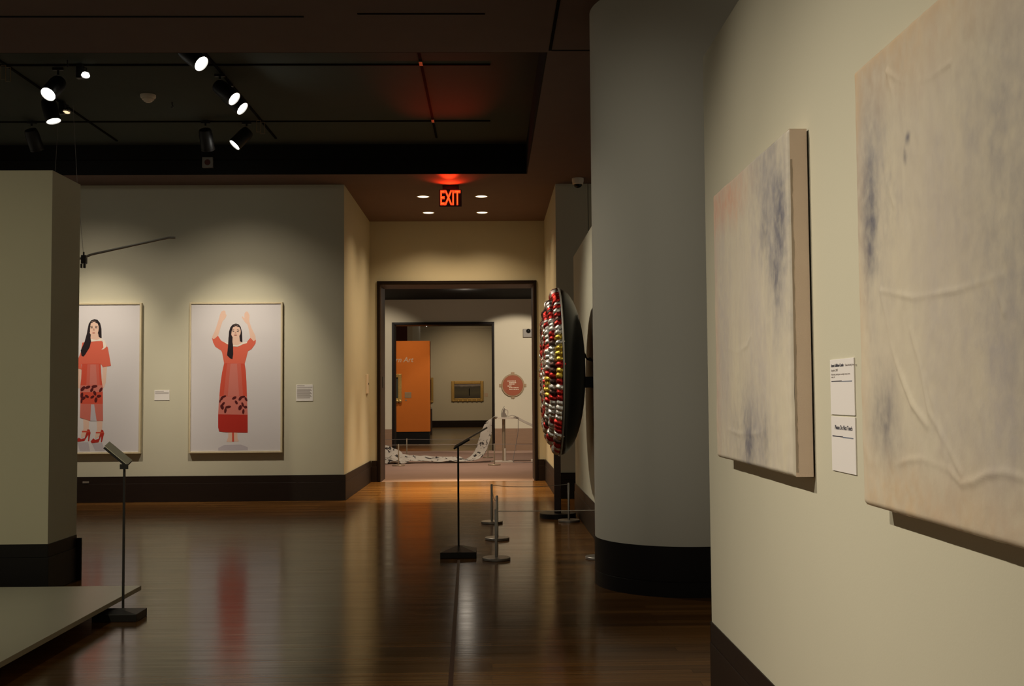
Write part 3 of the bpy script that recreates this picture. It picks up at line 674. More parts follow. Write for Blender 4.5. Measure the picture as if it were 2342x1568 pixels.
C1 = canvas('smaller-looking pale canvas with blue smudges, farther along the partition', 3.215, 4.295, 1.057, 2.092, paint_mat('pale_mixed_paint', (0.62, 0.575, 0.45), (0.55, 0.51, 0.43), B1),
       [([(4.05, 2.05), (4.0, 1.95), (3.9, 1.92), (3.78, 1.99), (3.76, 2.06)], 0.008, 0.003), ([(4.05, 1.47), (3.9, 1.45), (3.75, 1.47), (3.7, 1.5)], 0.006, 0.003), ([(4.1, 1.17), (3.9, 1.16), (3.6, 1.17), (3.5, 1.2)], 0.006, 0.003), ([(3.35, 1.98), (3.33, 1.8), (3.36, 1.6)], 0.01, 0.003)], 1.3, side1)
yc, zb = 2.085, 1.036
B2 = [(2.50 - yc, 1.97 - zb, 0.16, 0.22, GREY, 0.6), (2.53 - yc, 1.70 - zb, 0.10, 0.22, GREY, 0.75), (2.527 - yc, 1.70 - zb, 0.035, 0.11, BLUE, 0.95), (2.45 - yc, 1.23 - zb, 0.05, 0.10, BLUE, 0.7), (2.28 - yc, 1.840 - zb, 0.008, 0.012, BLUE, 0.9), (2.30 - yc, 1.805 - zb, 0.006, 0.014, BLUE, 0.8),
      (1.86 - yc, 1.75 - zb, 0.16, 0.40, GREY, 0.55), (1.80 - yc, 1.40 - zb, 0.10, 0.30, GREY, 0.5), (2.25 - yc, 2.03 - zb, 0.40, 0.10, OCH, 0.6), (2.2 - yc, 2.08 - zb, 0.8, 0.03, OCH, 0.8), (2.61 - yc, 2.0 - zb, 0.02, 0.12, OCH, 0.7), (2.60 - yc, 1.5 - zb, 0.04, 0.8, OCH, 0.4), (2.2 - yc, 1.06 - zb, 0.6, 0.09, OCH, 0.8), (2.15 - yc, 1.5 - zb, 0.12, 0.5, LAV, 0.45), (1.9 - yc, 1.25 - zb, 0.08, 0.2, LAV, 0.5)]
def cy2(px): return 0.889 * 2501 / (px - 1119.6)
def cz2(px, py): return 1.3 + (905.5 - py) / 2501 * cy2(px)
def rg(pts): return [(cy2(x), cz2(x, y)) for x, y in pts]
canvas('larger-looking pale canvas with cloth-like folds, nearest the camera', 1.55, 2.613, 1.036, 2.083, paint_mat('pale_folded_paint', (0.63, 0.58, 0.45), (0.57, 0.52, 0.42), B2),
       [(rg([(2050, 155), (2075, 175), (2110, 182), (2150, 170), (2200, 135)]), 0.004, 0.004), (rg([(2050, 155), (2062, 210), (2060, 240), (2050, 290)]), 0.005, 0.003),
        (rg([(2015, 365), (2045, 420), (2060, 470)]), 0.005, 0.003), (rg([(2025, 668), (2100, 685), (2200, 668), (2310, 632)]), 0.004, 0.004), (rg([(2025, 668), (2045, 790), (2055, 830), (2090, 930), (2125, 980)]), 0.006, 0.005),
        (rg([(2090, 760), (2110, 830), (2130, 950), (2150, 990), (2200, 1090)]), 0.006, 0.005), (rg([(2045, 1070), (2080, 1058), (2110, 1056), (2150, 1072), (2170, 1080), (2200, 1114), (2230, 1108), (2260, 1092), (2300, 1088), (2342, 1102)]), 0.005, 0.005),
        (rg([(2125, 870), (2145, 960), (2165, 1060)]), 0.006, 0.003), (rg([(2285, 640), (2310, 720)]), 0.006, 0.004), (rg([(2240, 50), (2280, 0)]), 0.012, 0.005), (rg([(2295, 105), (2320, 130), (2342, 132)]), 0.006, 0.004), (rg([(2025, 1070), (2035, 1095)]), 0.004, 0.004)], 4.7, side2)

# dried paint that ran over the near edge of the farther canvas
bm = BM(); y_ = 3.2145; zs = [1.07 + 0.93 * k / 60 for k in range(61)]
ws = [0.0045 + 0.004 * noise.noise(Vector((z * 13, 2, 5))) + 0.003 * noise.noise(Vector((z * 50, 9, 5))) for z in zs]
prism(bm, [(0.8985, y_, z) for z in zs] + [(0.9005 + max(0.001, w), y_, z) for z, w in reversed(list(zip(zs, ws)))], (0, 0.0004, 0))
obj('paint_drip_edge', bm, mat('dried_grey_paint', (0.44, 0.36, 0.28), 0.6, var=0.2), C1)
def side_label(name, label, y_far, y_near, z0, z1, cat):
    t = thing(name, label, cat, (0.956, (y_far + y_near) / 2, z0), 'white cards between the canvases')
    bm = BM(); box(bm, 0.952, 0.956, y_near, y_far, z0, z1, 0.0008); obj('card', bm, 'label', t)
    return t
EX, EY = (0, -1, 0), (0, 0, 1)
t = side_label('wall_label', 'upper white card with artist text between the two canvases', 3.045, 2.845, 1.243, 1.395, 'label')
tx = lambda s, size, y, z, fat=0.0: text_bm(s, size, 0.0002, EX, EY, (0.9517, y, z), fat)
bm = tx('Aaron Gallihan-Combs', 0.0115, 3.034, 1.3745, 0.0004); obj('bold_text', bm, 'ink', t)
bm = tx("Ghana Breaking Line '98", 0.0085, 2.915, 1.3745); obj('title_text', bm, 'ink_grey', t)
bm = tx('Acquired, 2007', 0.0095, 3.034, 1.362); obj('date_text', bm, 'ink_grey', t)
bm = tx('Mixed media, mixed papers on multiple canvas, dye on', 0.0072, 3.034, 1.3515); obj('medium_text', bm, 'ink_grey', t)
bm = tx('canvas, oil', 0.0072, 3.034, 1.3445); obj('medium_text', bm, 'ink_grey', t)
bm = BM(); box(bm, 0.9515, 0.9521, 2.945, 3.034, 1.3335, 1.3362); obj('rule', bm, 'ink', t)
bm = BM(); box(bm, 0.9515, 0.9521, 2.86, 2.945, 1.3325, 1.3350); obj('rule', bm, 'ink_blue', t)
t = side_label('notice_card', 'lower white card reading Please Do Not Touch', 3.045, 2.845, 1.088, 1.238, 'sign')
bm = tx('Please Do Not Touch', 0.0165, 3.012, 1.203, 0.0004); obj('notice_text', bm, 'ink', t)
bm = BM(); box(bm, 0.9515, 0.9521, 2.945, 3.034, 1.1825, 1.1855); obj('rule', bm, 'ink', t)
bm = BM(); box(bm, 0.9515, 0.9521, 2.86, 2.945, 1.1812, 1.1842); obj('rule', bm, 'ink_blue', t)

# ------------------------------------------------------------------ low platform, label stands
t = thing('display_platform', 'low white display slab floating over a dark plinth at lower left', 'platform', (-4.2, 5.0, 0))
bm = BM(); box(bm, -6.5, -2.256, 1.5, 7.16, 0.072, 0.10, 0.002)
for f in bm.faces: f.material_index = 0 if abs(f.normal.z) > 0.7 else 1
obj('slab_top', bm, ['white_lam', 'slab_edge'], t)
bm = BM(); box(bm, -6.2, -2.65, 1.9, 6.85, 0, 0.072); obj('plinth', bm, 'black_paint', t)

def stand_base(t, x, y, sx_, sy_, zt, za):
    bm = BM(); h, h2 = sx_ / 2, sy_ / 2
    box(bm, x - h, x + h, y - h2, y + h2, 0, zt, 0.003)
    obj('base', bm, 'black_metal', t)
    bm = BM(); a = [bm.verts.new((x + sx * (h - 0.006), y + sy * (h2 - 0.006), zt)) for sx, sy in ((-1, -1), (1, -1), (1, 1), (-1, 1))]
    b = [bm.verts.new((x + sx * 0.018, y + sy * 0.018, za)) for sx, sy in ((-1, -1), (1, -1), (1, 1), (-1, 1))]
    for k in range(4): bm.faces.new((a[k], a[(k + 1) % 4], b[(k + 1) % 4], b[k]))
    bm.faces.new(b)
    obj('pyramid_cover', bm, 'black_metal', t)
def slanted(bm, xa, za, xb, zb_, y0, y1, th, off=0.0, lift=(0.0, 0.0)):
    d = Vector((xb - xa, 0, zb_ - za)).normalized(); n = Vector((-d.z, 0, d.x))
    if n.z < 0: n = -n
    a, b = Vector((xa, 0, za)) + n * off, Vector((xb, 0, zb_)) + n * off
    for_pts = [a, b, b + n * th, a + n * th]
    prism(bm, [(p.x, y0, p.z) for p in for_pts], (lift[0], y1 - y0, lift[1]))
GL = 'black label stands on the wood floor'
t = thing('label_stand', 'black label stand with tilted panel in mid hall, before the doorway', 'label stand', (-0.267, 9.03, 0), GL)
stand_base(t, -0.267, 9.03, 0.29, 0.29, 0.048, 0.085)
bm = BM(); box(bm, -0.275, -0.259, 9.022, 9.038, 0.08, 0.885); obj('post', bm, 'black_metal', t)
bm = BM(); slanted(bm, -0.298, 0.868, -0.168, 0.943, 8.98, 9.08, 0.014); obj('panel_bracket', bm, 'black_metal', t)
bm = BM(); slanted(bm, -0.29, 0.884, -0.022, 1.037, 8.96, 9.10, 0.012, 0.004); obj('label_panel', bm, 'glassy', t, label='grey panel tilted up to the right')
t = thing('label_stand', 'black label stand with white tilted panel beside the white platform', 'label stand', (-2.18, 6.62, 0), GL)
stand_base(t, -2.205, 6.60, 0.26, 0.20, 0.045, 0.058)
bm = BM(); box(bm, -2.212, -2.200, 6.654, 6.666, 0.05, 0.9); obj('post', bm, 'black_metal', t)
bm = BM(); slanted(bm, -2.318, 1.006, -2.18, 0.892, 6.615, 6.690, 0.010, 0.0, (0.002, 0.022)); box(bm, -2.216, -2.168, 6.606, 6.616, 0.882, 0.912); obj('panel_bracket', bm, 'black_metal', t)
bm = BM(); slanted(bm, -2.312, 1.019, -2.174, 0.905, 6.613, 6.692, 0.004, 0.0, (0.002, 0.023)); obj('label_panel', bm, 'white_lam', t, label='white card tilted down to the right')

# ------------------------------------------------------------------ low rope barriers
def stanchion(label, x, y, group, m='steel', r=0.112, name='stanchion', h=0.40):
    t = thing(name, label, 'stanchion', (x, y, 0), group)
    bm = BM(); rev(bm, (x, y, 0), (0, 0, 1), [(0, r - 0.003), (0.003, r), (0.019, r), (0.022, r - 0.003)], 40); obj('base', bm, m, t, True)
    bm = BM(); rev(bm, (x, y, 0.02), (0, 0, 1), [(0, 0.012), (h - 0.026, 0.012), (h - 0.022, 0.009), (h - 0.02, 0.004)], 14); obj('post', bm, m, t, True)
GB = 'low steel stanchions round the dish'
ST = {'A': (0.008, 11.32), 'B': (0.054, 10.02), 'C': (0.040, 8.79), 'D': (0.806, 11.39), 'E': (0.862, 8.79)}
stanchion('low steel stanchion of the left row, farthest from the camera', *ST['A'], GB)
stanchion('low steel stanchion in the middle of the left row', *ST['B'], GB)
stanchion('low steel stanchion of the left row, nearest the camera', *ST['C'], GB)
stanchion('low steel stanchion at the far right corner beside the pole stand', *ST['D'], GB)
stanchion('low steel stanchion mostly hidden behind the round column', *ST['E'], GB)
def cord(label, a, b, z=0.385, sag=0.015, m='cord', r=0.003, group='barrier cords round the dish', loose=0.0):
    dd = Vector((b[0] - a[0], b[1] - a[1], 0)).normalized() * 0.0135; a = (a[0] + dd.x, a[1] + dd.y); b = (b[0] - dd.x, b[1] - dd.y)
    pts = [(a[0] + (b[0] - a[0]) * k / 14 + loose * math.sin(k / 14 * PI), a[1] + (b[1] - a[1]) * k / 14, z - sag * 4 * (k / 14) * (1 - k / 14)) for k in range(15)]
    bm = BM(); tube(bm, pts, r, 6); tag(obj('barrier_cord', bm, m, None, True, pts[0]), label, 'barrier cord', group)
cord('sagging cord across the far side of the barrier', ST['A'], ST['D'], sag=0.02)
cord('loose cord between the far and middle stanchions of the left row', ST['A'], ST['B'], sag=0.08)
cord('cord between the middle and nearest stanchions of the left row', ST['B'], ST['C'], sag=0.05)
cord('pale taut cord across the near side of the barrier', ST['C'], ST['E'], sag=0.002, m='cord_lt')

# ------------------------------------------------------------------ the dish sculpture on the far partition
DX, DYc, DZ = 0.62, 10.10, 1.522
foil = [mat('silver_foil', (0.85, 0.83, 0.78), 0.2, 1.0, bump=0.5, bscale=120), mat('red_foil', (0.55, 0.035, 0.03), 0.22, 1.0, bump=0.5, bscale=120), mat('gold_foil', (0.80, 0.58, 0.09), 0.22, 1.0, bump=0.5, bscale=120),
        mat('dark_foil', (0.10, 0.06, 0.05), 0.3, 1.0, bump=0.5, bscale=120)]
t = thing('dish_sculpture', 'large black dish faced with rings of red, silver and gold foil beads on the partition', 'sculpture', (DX, DYc, DZ))
bm = BM(); prof = []
for k in range(15):
    a = k / 14 * PI / 2
    prof.append((0.235 * math.sin(a), 0.765 * math.cos(a) ** 0.9 if k < 14 else 0.001))
rev(bm, (DX + 0.015, DYc, DZ), (1, 0, 0), [(0.0, 0.74), (-0.012, 0.765)] + prof, 72); obj('dish_shell', bm, 'black_gloss', t, True)
bm = BM(); n = 120
tube(bm, [(DX + 0.012, DYc + 0.768 * math.cos(2 * PI * k / n), DZ + 0.768 * math.sin(2 * PI * k / n)) for k in range(n + 1)], 0.009, 6); obj('rim_wire', bm, 'steel', t, True)
for ri, (R, dx, rr) in enumerate(((0.715, -0.008, 0.050), (0.622, -0.062, 0.046), (0.530, -0.092, 0.044), (0.440, -0.100, 0.042), (0.355, -0.104, 0.040), (0.270, -0.105, 0.040), (0.185, -0.106, 0.040), (0.10, -0.106, 0.038), (0.03, -0.106, 0.03))):
    nb = max(6, int(2 * PI * R / 0.047)); bm = BM(); per = 6; cs = 12
    cmap = []
    cur = 0
    for b in range(nb):
        th = b / nb * 2 * PI
        gold = ri == 0 and 0.86 < (th / PI) < 1.02 or ri in (2, 3) and 1.02 < th / PI < 1.14
        if random.random() < 0.62: cur = random.choice((0, 0, 0, 1, 1, 3))
        cmap.append(2 if gold and random.random() < 0.85 else cur)
    rings = []
    for b in range(nb):
        jr = random.uniform(0.86, 1.14); jx = random.uniform(-0.006, 0.006); tl = random.uniform(-0.3, 0.3)
        for s in range(per):
            fr = s / per
            a = 2 * PI * (b + fr) / nb
            q = rr * (0.74 + 0.30 * math.sin(fr * PI) ** 0.6) * (jr if 0 < s else 1.0)
            ring = []
            for c in range(cs):
                g = 2 * PI * c / cs
                aa = a + tl * 0.5 * (rr / max(R, 0.05)) * math.cos(g) * (1 if 0 < s else 0) * 0.4
                rad = R + q * math.cos(g)
                ring.append(bm.verts.new((DX + dx + jx - q * math.sin(g), DYc + rad * math.cos(aa), DZ + rad * math.sin(aa))))
            rings.append((ring, b))
    for k in range(len(rings)):
        ra, b = rings[k]; rb = rings[(k + 1) % len(rings)][0]
        for c in range(cs): bm.faces.new((ra[c], ra[(c + 1) % cs], rb[(c + 1) % cs], rb[c])).material_index = cmap[b]
    obj('beaded_ring', bm, foil, t, True)
bm = BM(); box(bm, 0.845, 0.875, 10.04, 10.16, 1.38, 1.69, 0.004); obj('back_plate', bm, 'black_metal', t)
bm = BM(); box(bm, 0.875, 0.949, 10.05, 10.15, 1.375, 1.475, 0.002); obj('wall_bracket', bm, 'black_metal', t)
bm = BM(); tube(bm, spline([(0.86, 10.1, 1.67), (0.875, 10.08, 1.685), (0.89, 10.1, 1.65), (0.905, 10.08, 1.64), (0.92, 10.1, 1.63), (0.942, 10.1, 1.635)], 5), 0.007, 6)
tube(bm, spline([(0.86, 10.08, 1.66), (0.885, 10.1, 1.655), (0.90, 10.06, 1.63), (0.925, 10.09, 1.65), (0.944, 10.08, 1.615)], 5), 0.005, 6); obj('wire_tie', bm, 'black_metal', t, True)
t = thing('pole_stand', 'black pole on round base standing behind the foil dish', 'pole stand', (0.715, 11.80, 0))
bm = BM(); rev(bm, (0.715, 11.80, 0), (0, 0, 1), [(0, 0.195), (0.045, 0.195), (0.05, 0.19)], 48); obj('base', bm, 'black_metal', t, True)
bm = BM(); box(bm, 0.679, 0.751, 11.77, 11.83, 0.05, 1.35, 0.004); obj('post', bm, 'dark_wood', t)

# ------------------------------------------------------------------ hanging rod sculpture at the left
t = thing('hanging_rod', 'thin metal rod with black clamp hung from the ceiling beside the left partition', 'hanging sculpture', (-4.25, 11.5, 2.8))
bm = BM(); tube(bm, spline([(-4.245, 11.5, 2.785), (-4.18, 11.5, 2.815), (-4.08, 11.5, 2.838), (-3.75, 11.5, 2.910), (-3.40, 11.5, 2.985), (-3.345, 11.5, 2.990), (-3.30, 11.5, 2.989)], 6), 0.0125, 10); obj('rod', bm, 'steel', t, True)
bm = BM(); box(bm, -4.275, -4.225, 11.47, 11.53, 2.72, 2.81, 0.006); box(bm, -4.262, -4.248, 11.49, 11.51, 2.81, 2.845, 0.004); box(bm, -4.255, -4.235, 11.485, 11.515, 2.675, 2.72, 0.004); box(bm, -4.285, -4.27, 11.485, 11.515, 2.675, 2.72, 0.004)
obj('clamp', bm, 'black_metal', t)
bm = BM(); tube(bm, [(-4.385, 11.5, KZ), (-4.33, 11.5, 3.55), (-4.26, 11.5, 2.84)], 0.0022, 5); obj('hanging_wire', bm, 'cord', t)
bm = BM(); tube(bm, [(-4.53, 11.5, KZ), (-4.57, 11.5, 3.55), (-4.62, 11.5, 2.75)], 0.0018, 5); obj('hanging_wire', bm, 'cord', t)
bm = BM(); tube(bm, [(-4.25, 11.5, 2.78), (-4.62, 11.5, 2.75), (-5.3, 11.5, 2.66)], 0.0125, 10); obj('rod', bm, 'steel', t, True)

# ------------------------------------------------------------------ corridor
t = thing('wall_panel', 'slim pale panel with small button on the corridor left wall', 'wall panel', (WX, 16.46, 1.37))
bm = BM(); box(bm, WX, WX + 0.02, 16.40, 16.62, 1.355, 1.645, 0.004); obj('plate', bm, 'plastic', t)
bm = BM(); box(bm, WX + 0.02, WX + 0.026, 16.58, 16.61, 1.49, 1.52, 0.002); obj('button', bm, 'black_metal', t)

# ------------------------------------------------------------------ gallery behind the doorway
YB = 21.72
t = thing('ironing_board', 'white ironing board on single post in the room beyond the doorway', 'ironing board', (0.265, YB, 0))
bm = BM(); n = 24
pts = [(0.30 + 0.245 * (abs(math.cos(a)) ** 0.6) * (1 if math.cos(a) > 0 else -1), YB + 0.16 * (abs(math.sin(a)) ** 0.6) * (1 if math.sin(a) > 0 else -1), 0.855) for a in [2 * PI * k / n for k in range(n)]]
prism(bm, pts, (0, 0, 0.032)); obj('board_top', bm, 'white_paint', t)
bm = BM(); cyl(bm, (0.262, YB, 0.03), (0.262, YB, 0.855), 0.032); obj('post', bm, 'tube', t, True)
bm = BM(); cyl(bm, (0.285, YB - 0.05, 0.03), (0.285, YB - 0.05, 0.275), 0.018); obj('lower_sleeve', bm, 'white_paint', t, True)
bm = BM(); box(bm, 0.06, 0.46, YB - 0.12, YB - 0.04, 0, 0.03, 0.004); box(bm, 0.0, 0.42, YB + 0.06, YB + 0.12, 0, 0.03, 0.004); box(bm, 0.22, 0.30, YB - 0.1, YB + 0.1, 0.004, 0.03); obj('foot_frame', bm, 'white_paint', t)
t = thing('clothes_iron', 'grey clothes iron standing upright on the white ironing board', 'iron', (0.27, YB, 0.887))
bm = BM(); pts = spline([(0.215, YB, 0.887), (0.212, YB, 0.96), (0.235, YB, 1.04), (0.275, YB, 1.105)], 5)
for w in range(1):
    L_ = [(p.x, p.z) for p in pts]
    for k in range(len(L_) - 1):
        w0 = 0.055 * (1 - (k / (len(L_) - 1)) ** 2) + 0.004; w1 = 0.055 * (1 - ((k + 1) / (len(L_) - 1)) ** 2) + 0.004
        q = [(L_[k][0], YB - w0, L_[k][1]), (L_[k + 1][0], YB - w1, L_[k + 1][1]), (L_[k + 1][0], YB + w1, L_[k + 1][1]), (L_[k][0], YB + w0, L_[k][1])]
        prism(bm, q, (0.008, 0, 0.0))
obj('soleplate', bm, 'black_metal', t)
bm = BM(); prism(bm, [(0.228, YB - 0.045, 0.888), (0.305, YB - 0.045, 0.888), (0.312, YB - 0.045, 0.95), (0.285, YB - 0.045, 0.98), (0.295, YB - 0.045, 1.03), (0.28, YB - 0.045, 1.075), (0.25, YB - 0.045, 1.03), (0.232, YB - 0.045, 0.96)], (0, 0.09, 0)); obj('iron_body', bm, 'grey_plastic', t)
bm = BM(); tube(bm, spline([(0.29, YB, 0.91), (0.335, YB, 0.93), (0.338, YB, 1.02), (0.295, YB, 1.05)], 5), 0.012, 8); obj('handle', bm, 'white_paint', t, True)
bm = BM(); tube(bm, spline([(0.31, YB, 0.905), (0.38, YB - 0.02, 0.91), (0.44, YB - 0.05, 0.925), (0.53, YB - 0.14, 0.885), (0.545, YB - 0.16, 0.84), (0.54, YB - 0.15, 0.6), (0.50, YB - 0.12, 0.36), (0.44, YB - 0.15, 0.03), (0.5, YB - 0.25, 0.006), (0.62, YB - 0.3, 0.006), (0.75, YB - 0.24, 0.006), (0.95, YB - 0.25, 0.006)], 6), 0.006, 6)
tag(obj('power_cord', bm, 'cord', None, True, (0.31, YB, 0.9)), 'thin cord hanging from the ironing board end down to the carpet', 'cord')

def cloth_mat():
    m = mat('inked_white_cloth', (0.46, 0.43, 0.365), 0.85, var=0.06, vscale=6, spec=0.15)
    nt = m.node_tree; N = nt.nodes; L = nt.links; b = N['Principled BSDF']
    old = b.inputs['Base Color'].links[0].from_socket
    tc = N.new('ShaderNodeTexCoord'); mp = N.new('ShaderNodeMapping'); mp.inputs['Scale'].default_value = (3.6, 5, 5); mp.inputs['Rotation'].default_value = (0.2, 0.6, 0.5)
    L.new(tc.outputs['Object'], mp.inputs['Vector'])
    n1 = N.new('ShaderNodeTexNoise'); n1.inputs['Scale'].default_value = 1.6; n1.inputs['Detail'].default_value = 2.5; n1.inputs['Distortion'].default_value = 1.4
    L.new(mp.outputs['Vector'], n1.inputs['Vector'])
    mr = N.new('ShaderNodeMapRange'); mr.inputs['From Min'].default_value = 0.565; mr.inputs['From Max'].default_value = 0.60
    L.new(n1.outputs['Fac'], mr.inputs['Value'])
    mx = N.new('ShaderNodeMix'); mx.data_type = 'RGBA'; mx.inputs[7].default_value = (0.035, 0.03, 0.028, 1)
    L.new(mr.outputs['Result'], mx.inputs[0]); L.new(old, mx.inputs[6]); L.new(mx.outputs[2], b.inputs['Base Color'])
    return m
M['cloth'] = cloth_mat()
# long cloth: from the board's left end to the carpet, along it and up in a crumpled heap at the left
path = spline([(0.14, 0, 0.905), (0.06, 0, 0.893), (-0.03, 0, 0.79), (-0.08, 0, 0.62), (-0.14, 0, 0.40), (-0.22, 0, 0.20), (-0.34, 0, 0.085), (-0.52, 0, 0.04), (-0.80, 0, 0.04), (-1.10, 0, 0.045), (-1.35, 0, 0.05), (-1.58, 0, 0.085), (-1.77, 0, 0.17), (-1.92, 0, 0.25), (-2.10, 0, 0.33), (-2.35, 0, 0.40), (-2.7, 0, 0.42)], 10)
bm = BM(); rows = []; NW = 24
for i, p in enumerate(path):
    t_ = i / (len(path) - 1); row = []
    drape = max(0, min(1, (0.03 - p.x) / 0.12)) * max(0, min(1, (p.x + 0.62) / 0.25))      # the hanging stretch, twisted to the front
    flat_ = max(0, min(1, (-0.40 - p.x) / 0.2)) * max(0, min(1, (p.x + 1.75) / 0.3))       # the stretch along the carpet
    heap = max(0, min(1, (-1.45 - p.x) / 0.35))
    for j in range(NW + 1):
        v = j / NW - 0.5
        wd = 0.26 + 0.16 * t_ + 0.25 * heap
        x = p.x - drape * v * 0.22 + 0.07 * heap * noise.noise(Vector((p.x * 7, v * 8, 21)))
        z = p.z + 0.02 * noise.noise(Vector((p.x * 5, v * 6, 3))) * (0.3 + t_)
        z += flat_ * (max(0, v + 0.1) * 0.12 + 0.03 * noise.noise(Vector((p.x * 4, v * 7, 40))))
        z += heap * (0.09 * noise.noise(Vector((p.x * 6, v * 9, 8))) - 0.95 * p.z * max(0, 0.30 - v) / 0.8)
        row.append(bm.verts.new((x, YB - 0.02 + v * wd + 0.03 * noise.noise(Vector((p.x * 3, v, 1))), max(0.008, z) if p.x < 0.03 else max(p.z, z))))
    rows.append(row)
for a, b in zip(rows, rows[1:]):
    for j in range(NW): bm.faces.new((a[j], a[j + 1], b[j + 1], b[j]))
o = obj('draped_cloth', bm, 'cloth', None, True, (0.0, YB, 0)); tag(o, 'long inked white cloth sliding from ironing board onto the carpet', 'cloth')
sd = o.modifiers.new('thickness', 'SOLIDIFY'); sd.thickness = 0.006
bm = BM()
path = spline([(0.46, 0, 0.893), (0.54, 0, 0.885), (0.66, 0, 0.825), (0.83, 0, 0.745), (1.2, 0, 0.58), (1.7, 0, 0.40)], 8); rows = []
for p in path:
    rows.append([bm.verts.new((p.x, YB - 0.10 + 0.2 * (j / 6), p.z + 0.010 * math.cos(j * 1.3) - (0.05 * (1 - j / 6) if p.x > 0.56 else 0))) for j in range(7)])
for a, b in zip(rows, rows[1:]):
    for j in range(6): bm.faces.new((a[j], a[j + 1], b[j + 1], b[j]))
o = obj('draped_cloth', bm, mat('plain_white_cloth', (0.46, 0.41, 0.33), 0.85), None, True, (0.5, YB, 0.5)); tag(o, 'plain pale cloth strip running right and down from the ironing board', 'cloth')
sd = o.modifiers.new('thickness', 'SOLIDIFY'); sd.thickness = 0.006
GB2 = 'thin stanchions round the ironing board'
S = {'f1': (-1.745, 20.83), 'f2': (0.068, 20.78), 'b1': (-1.80, 23.6), 'b2': (-0.06, 23.3)}
stanchion('thin stanchion left of doorway view, before the cloth heap', *S['f1'], GB2, 'tube', 0.12, h=0.41)
stanchion('thin stanchion right in the doorway view, before the ironing board', *S['f2'], GB2, 'tube', 0.12, h=0.41)
stanchion('thin stanchion standing behind the cloth heap', *S['b1'], GB2, 'tube', 0.11, h=0.41)
stanchion('thin stanchion standing behind the sloping part of the cloth', *S['b2'], GB2, 'tube', 0.11, h=0.41)
GC = 'barrier cords round the ironing board'
cord('thin cord from front left stanchion to the front right one, beyond doorway', S['f1'], S['f2'], 0.395, 0.004, 'cord', 0.004, GC)
cord('thin cord running left from the stanchion before the cloth heap', (-3.6, 20.85), S['f1'], 0.395, 0.004, 'cord', 0.004, GC)
cord('thin cord running right from the stanchion before the ironing board', S['f2'], (1.9, 20.75), 0.395, 0.004, 'cord', 0.004, GC)
cord('thin cord behind the cloth, between the two back stanchions', S['b1'], S['b2'], 0.395, 0.004, 'cord', 0.004, GC)
cord('thin cord running left from the stanchion behind the cloth heap', (-3.6, 23.7), S['b1'], 0.395, 0.004, 'cord', 0.004, GC)
bm = BM(); box(bm, 0.80, 1.10, YB - 0.05, YB + 0.12, 0, 0.05, 0.006); tag(obj('floor_plate', bm, 'white_paint', None, False, (0.95, YB, 0)), 'white plate on the carpet at right edge of the doorway view', 'plate')

# round sign
t = thing('round_sign', 'round rust-red sign with four tabs on the gallery wall', 'sign', (0.545, R2Y, 1.27))
sx, sz = 0.545, 1.562
bm = BM(); rev(bm, (sx, R2Y, sz), (0, -1, 0), [(0, 0.278), (0.025, 0.278), (0.03, 0.272)], 56); obj('sign_rim', bm, 'bronze', t, True)
bm = BM(); rev(bm, (sx, R2Y - 0.03, sz), (0, -1, 0), [(0, 0.245), (0.006, 0.242)], 56); fc = obj('sign_face', bm, 'rust', t, True)
for (dx, dz) in ((0.285, 0), (-0.285, 0), (0, 0.285), (0, -0.285)):
    bm = BM(); box(bm, sx + dx - 0.04, sx + dx + 0.04, R2Y - 0.02, R2Y - 0.001, sz + dz - 0.035, sz + dz + 0.035, 0.004); obj('tab', bm, 'bronze', t)
for para in (((-0.13, 0.08, 0.105), (-0.09, 0.08, 0.065), (-0.09, 0.04, 0.03)), ((-0.13, -0.03, -0.015), (-0.09, 0.14, -0.055), (-0.09, 0.16, -0.095))):
    bm = BM()
    for (a, b, z) in para:
        x = sx + a
        while x < sx + b - 0.01:
            w = random.uniform(0.02, 0.05); box(bm, x, min(x + w, sx + b), R2Y - 0.038, R2Y - 0.036, sz + z - 0.010, sz + z + 0.010); x += w + 0.007
    obj('lettering_paragraph', bm, 'sign_txt', fc)
t = thing('wall_camera', 'small dark dome camera on a grey box at upper right of the gallery wall', 'security camera', (0.93, R2Y, 2.88))
bm = BM(); box(bm, 0.80, 1.06, R2Y - 0.06, R2Y, 2.72, 2.92, 0.006); obj('housing', bm, 'grey_plastic', t)
bm = BM(); rev(bm, (0.93, R2Y - 0.06, 2.87), (0, -1, 0), [(0, 0.055), (0.03, 0.05), (0.05, 0.03), (0.055, 0.001)], 24); obj('dome', bm, 'black_gloss', t, True)

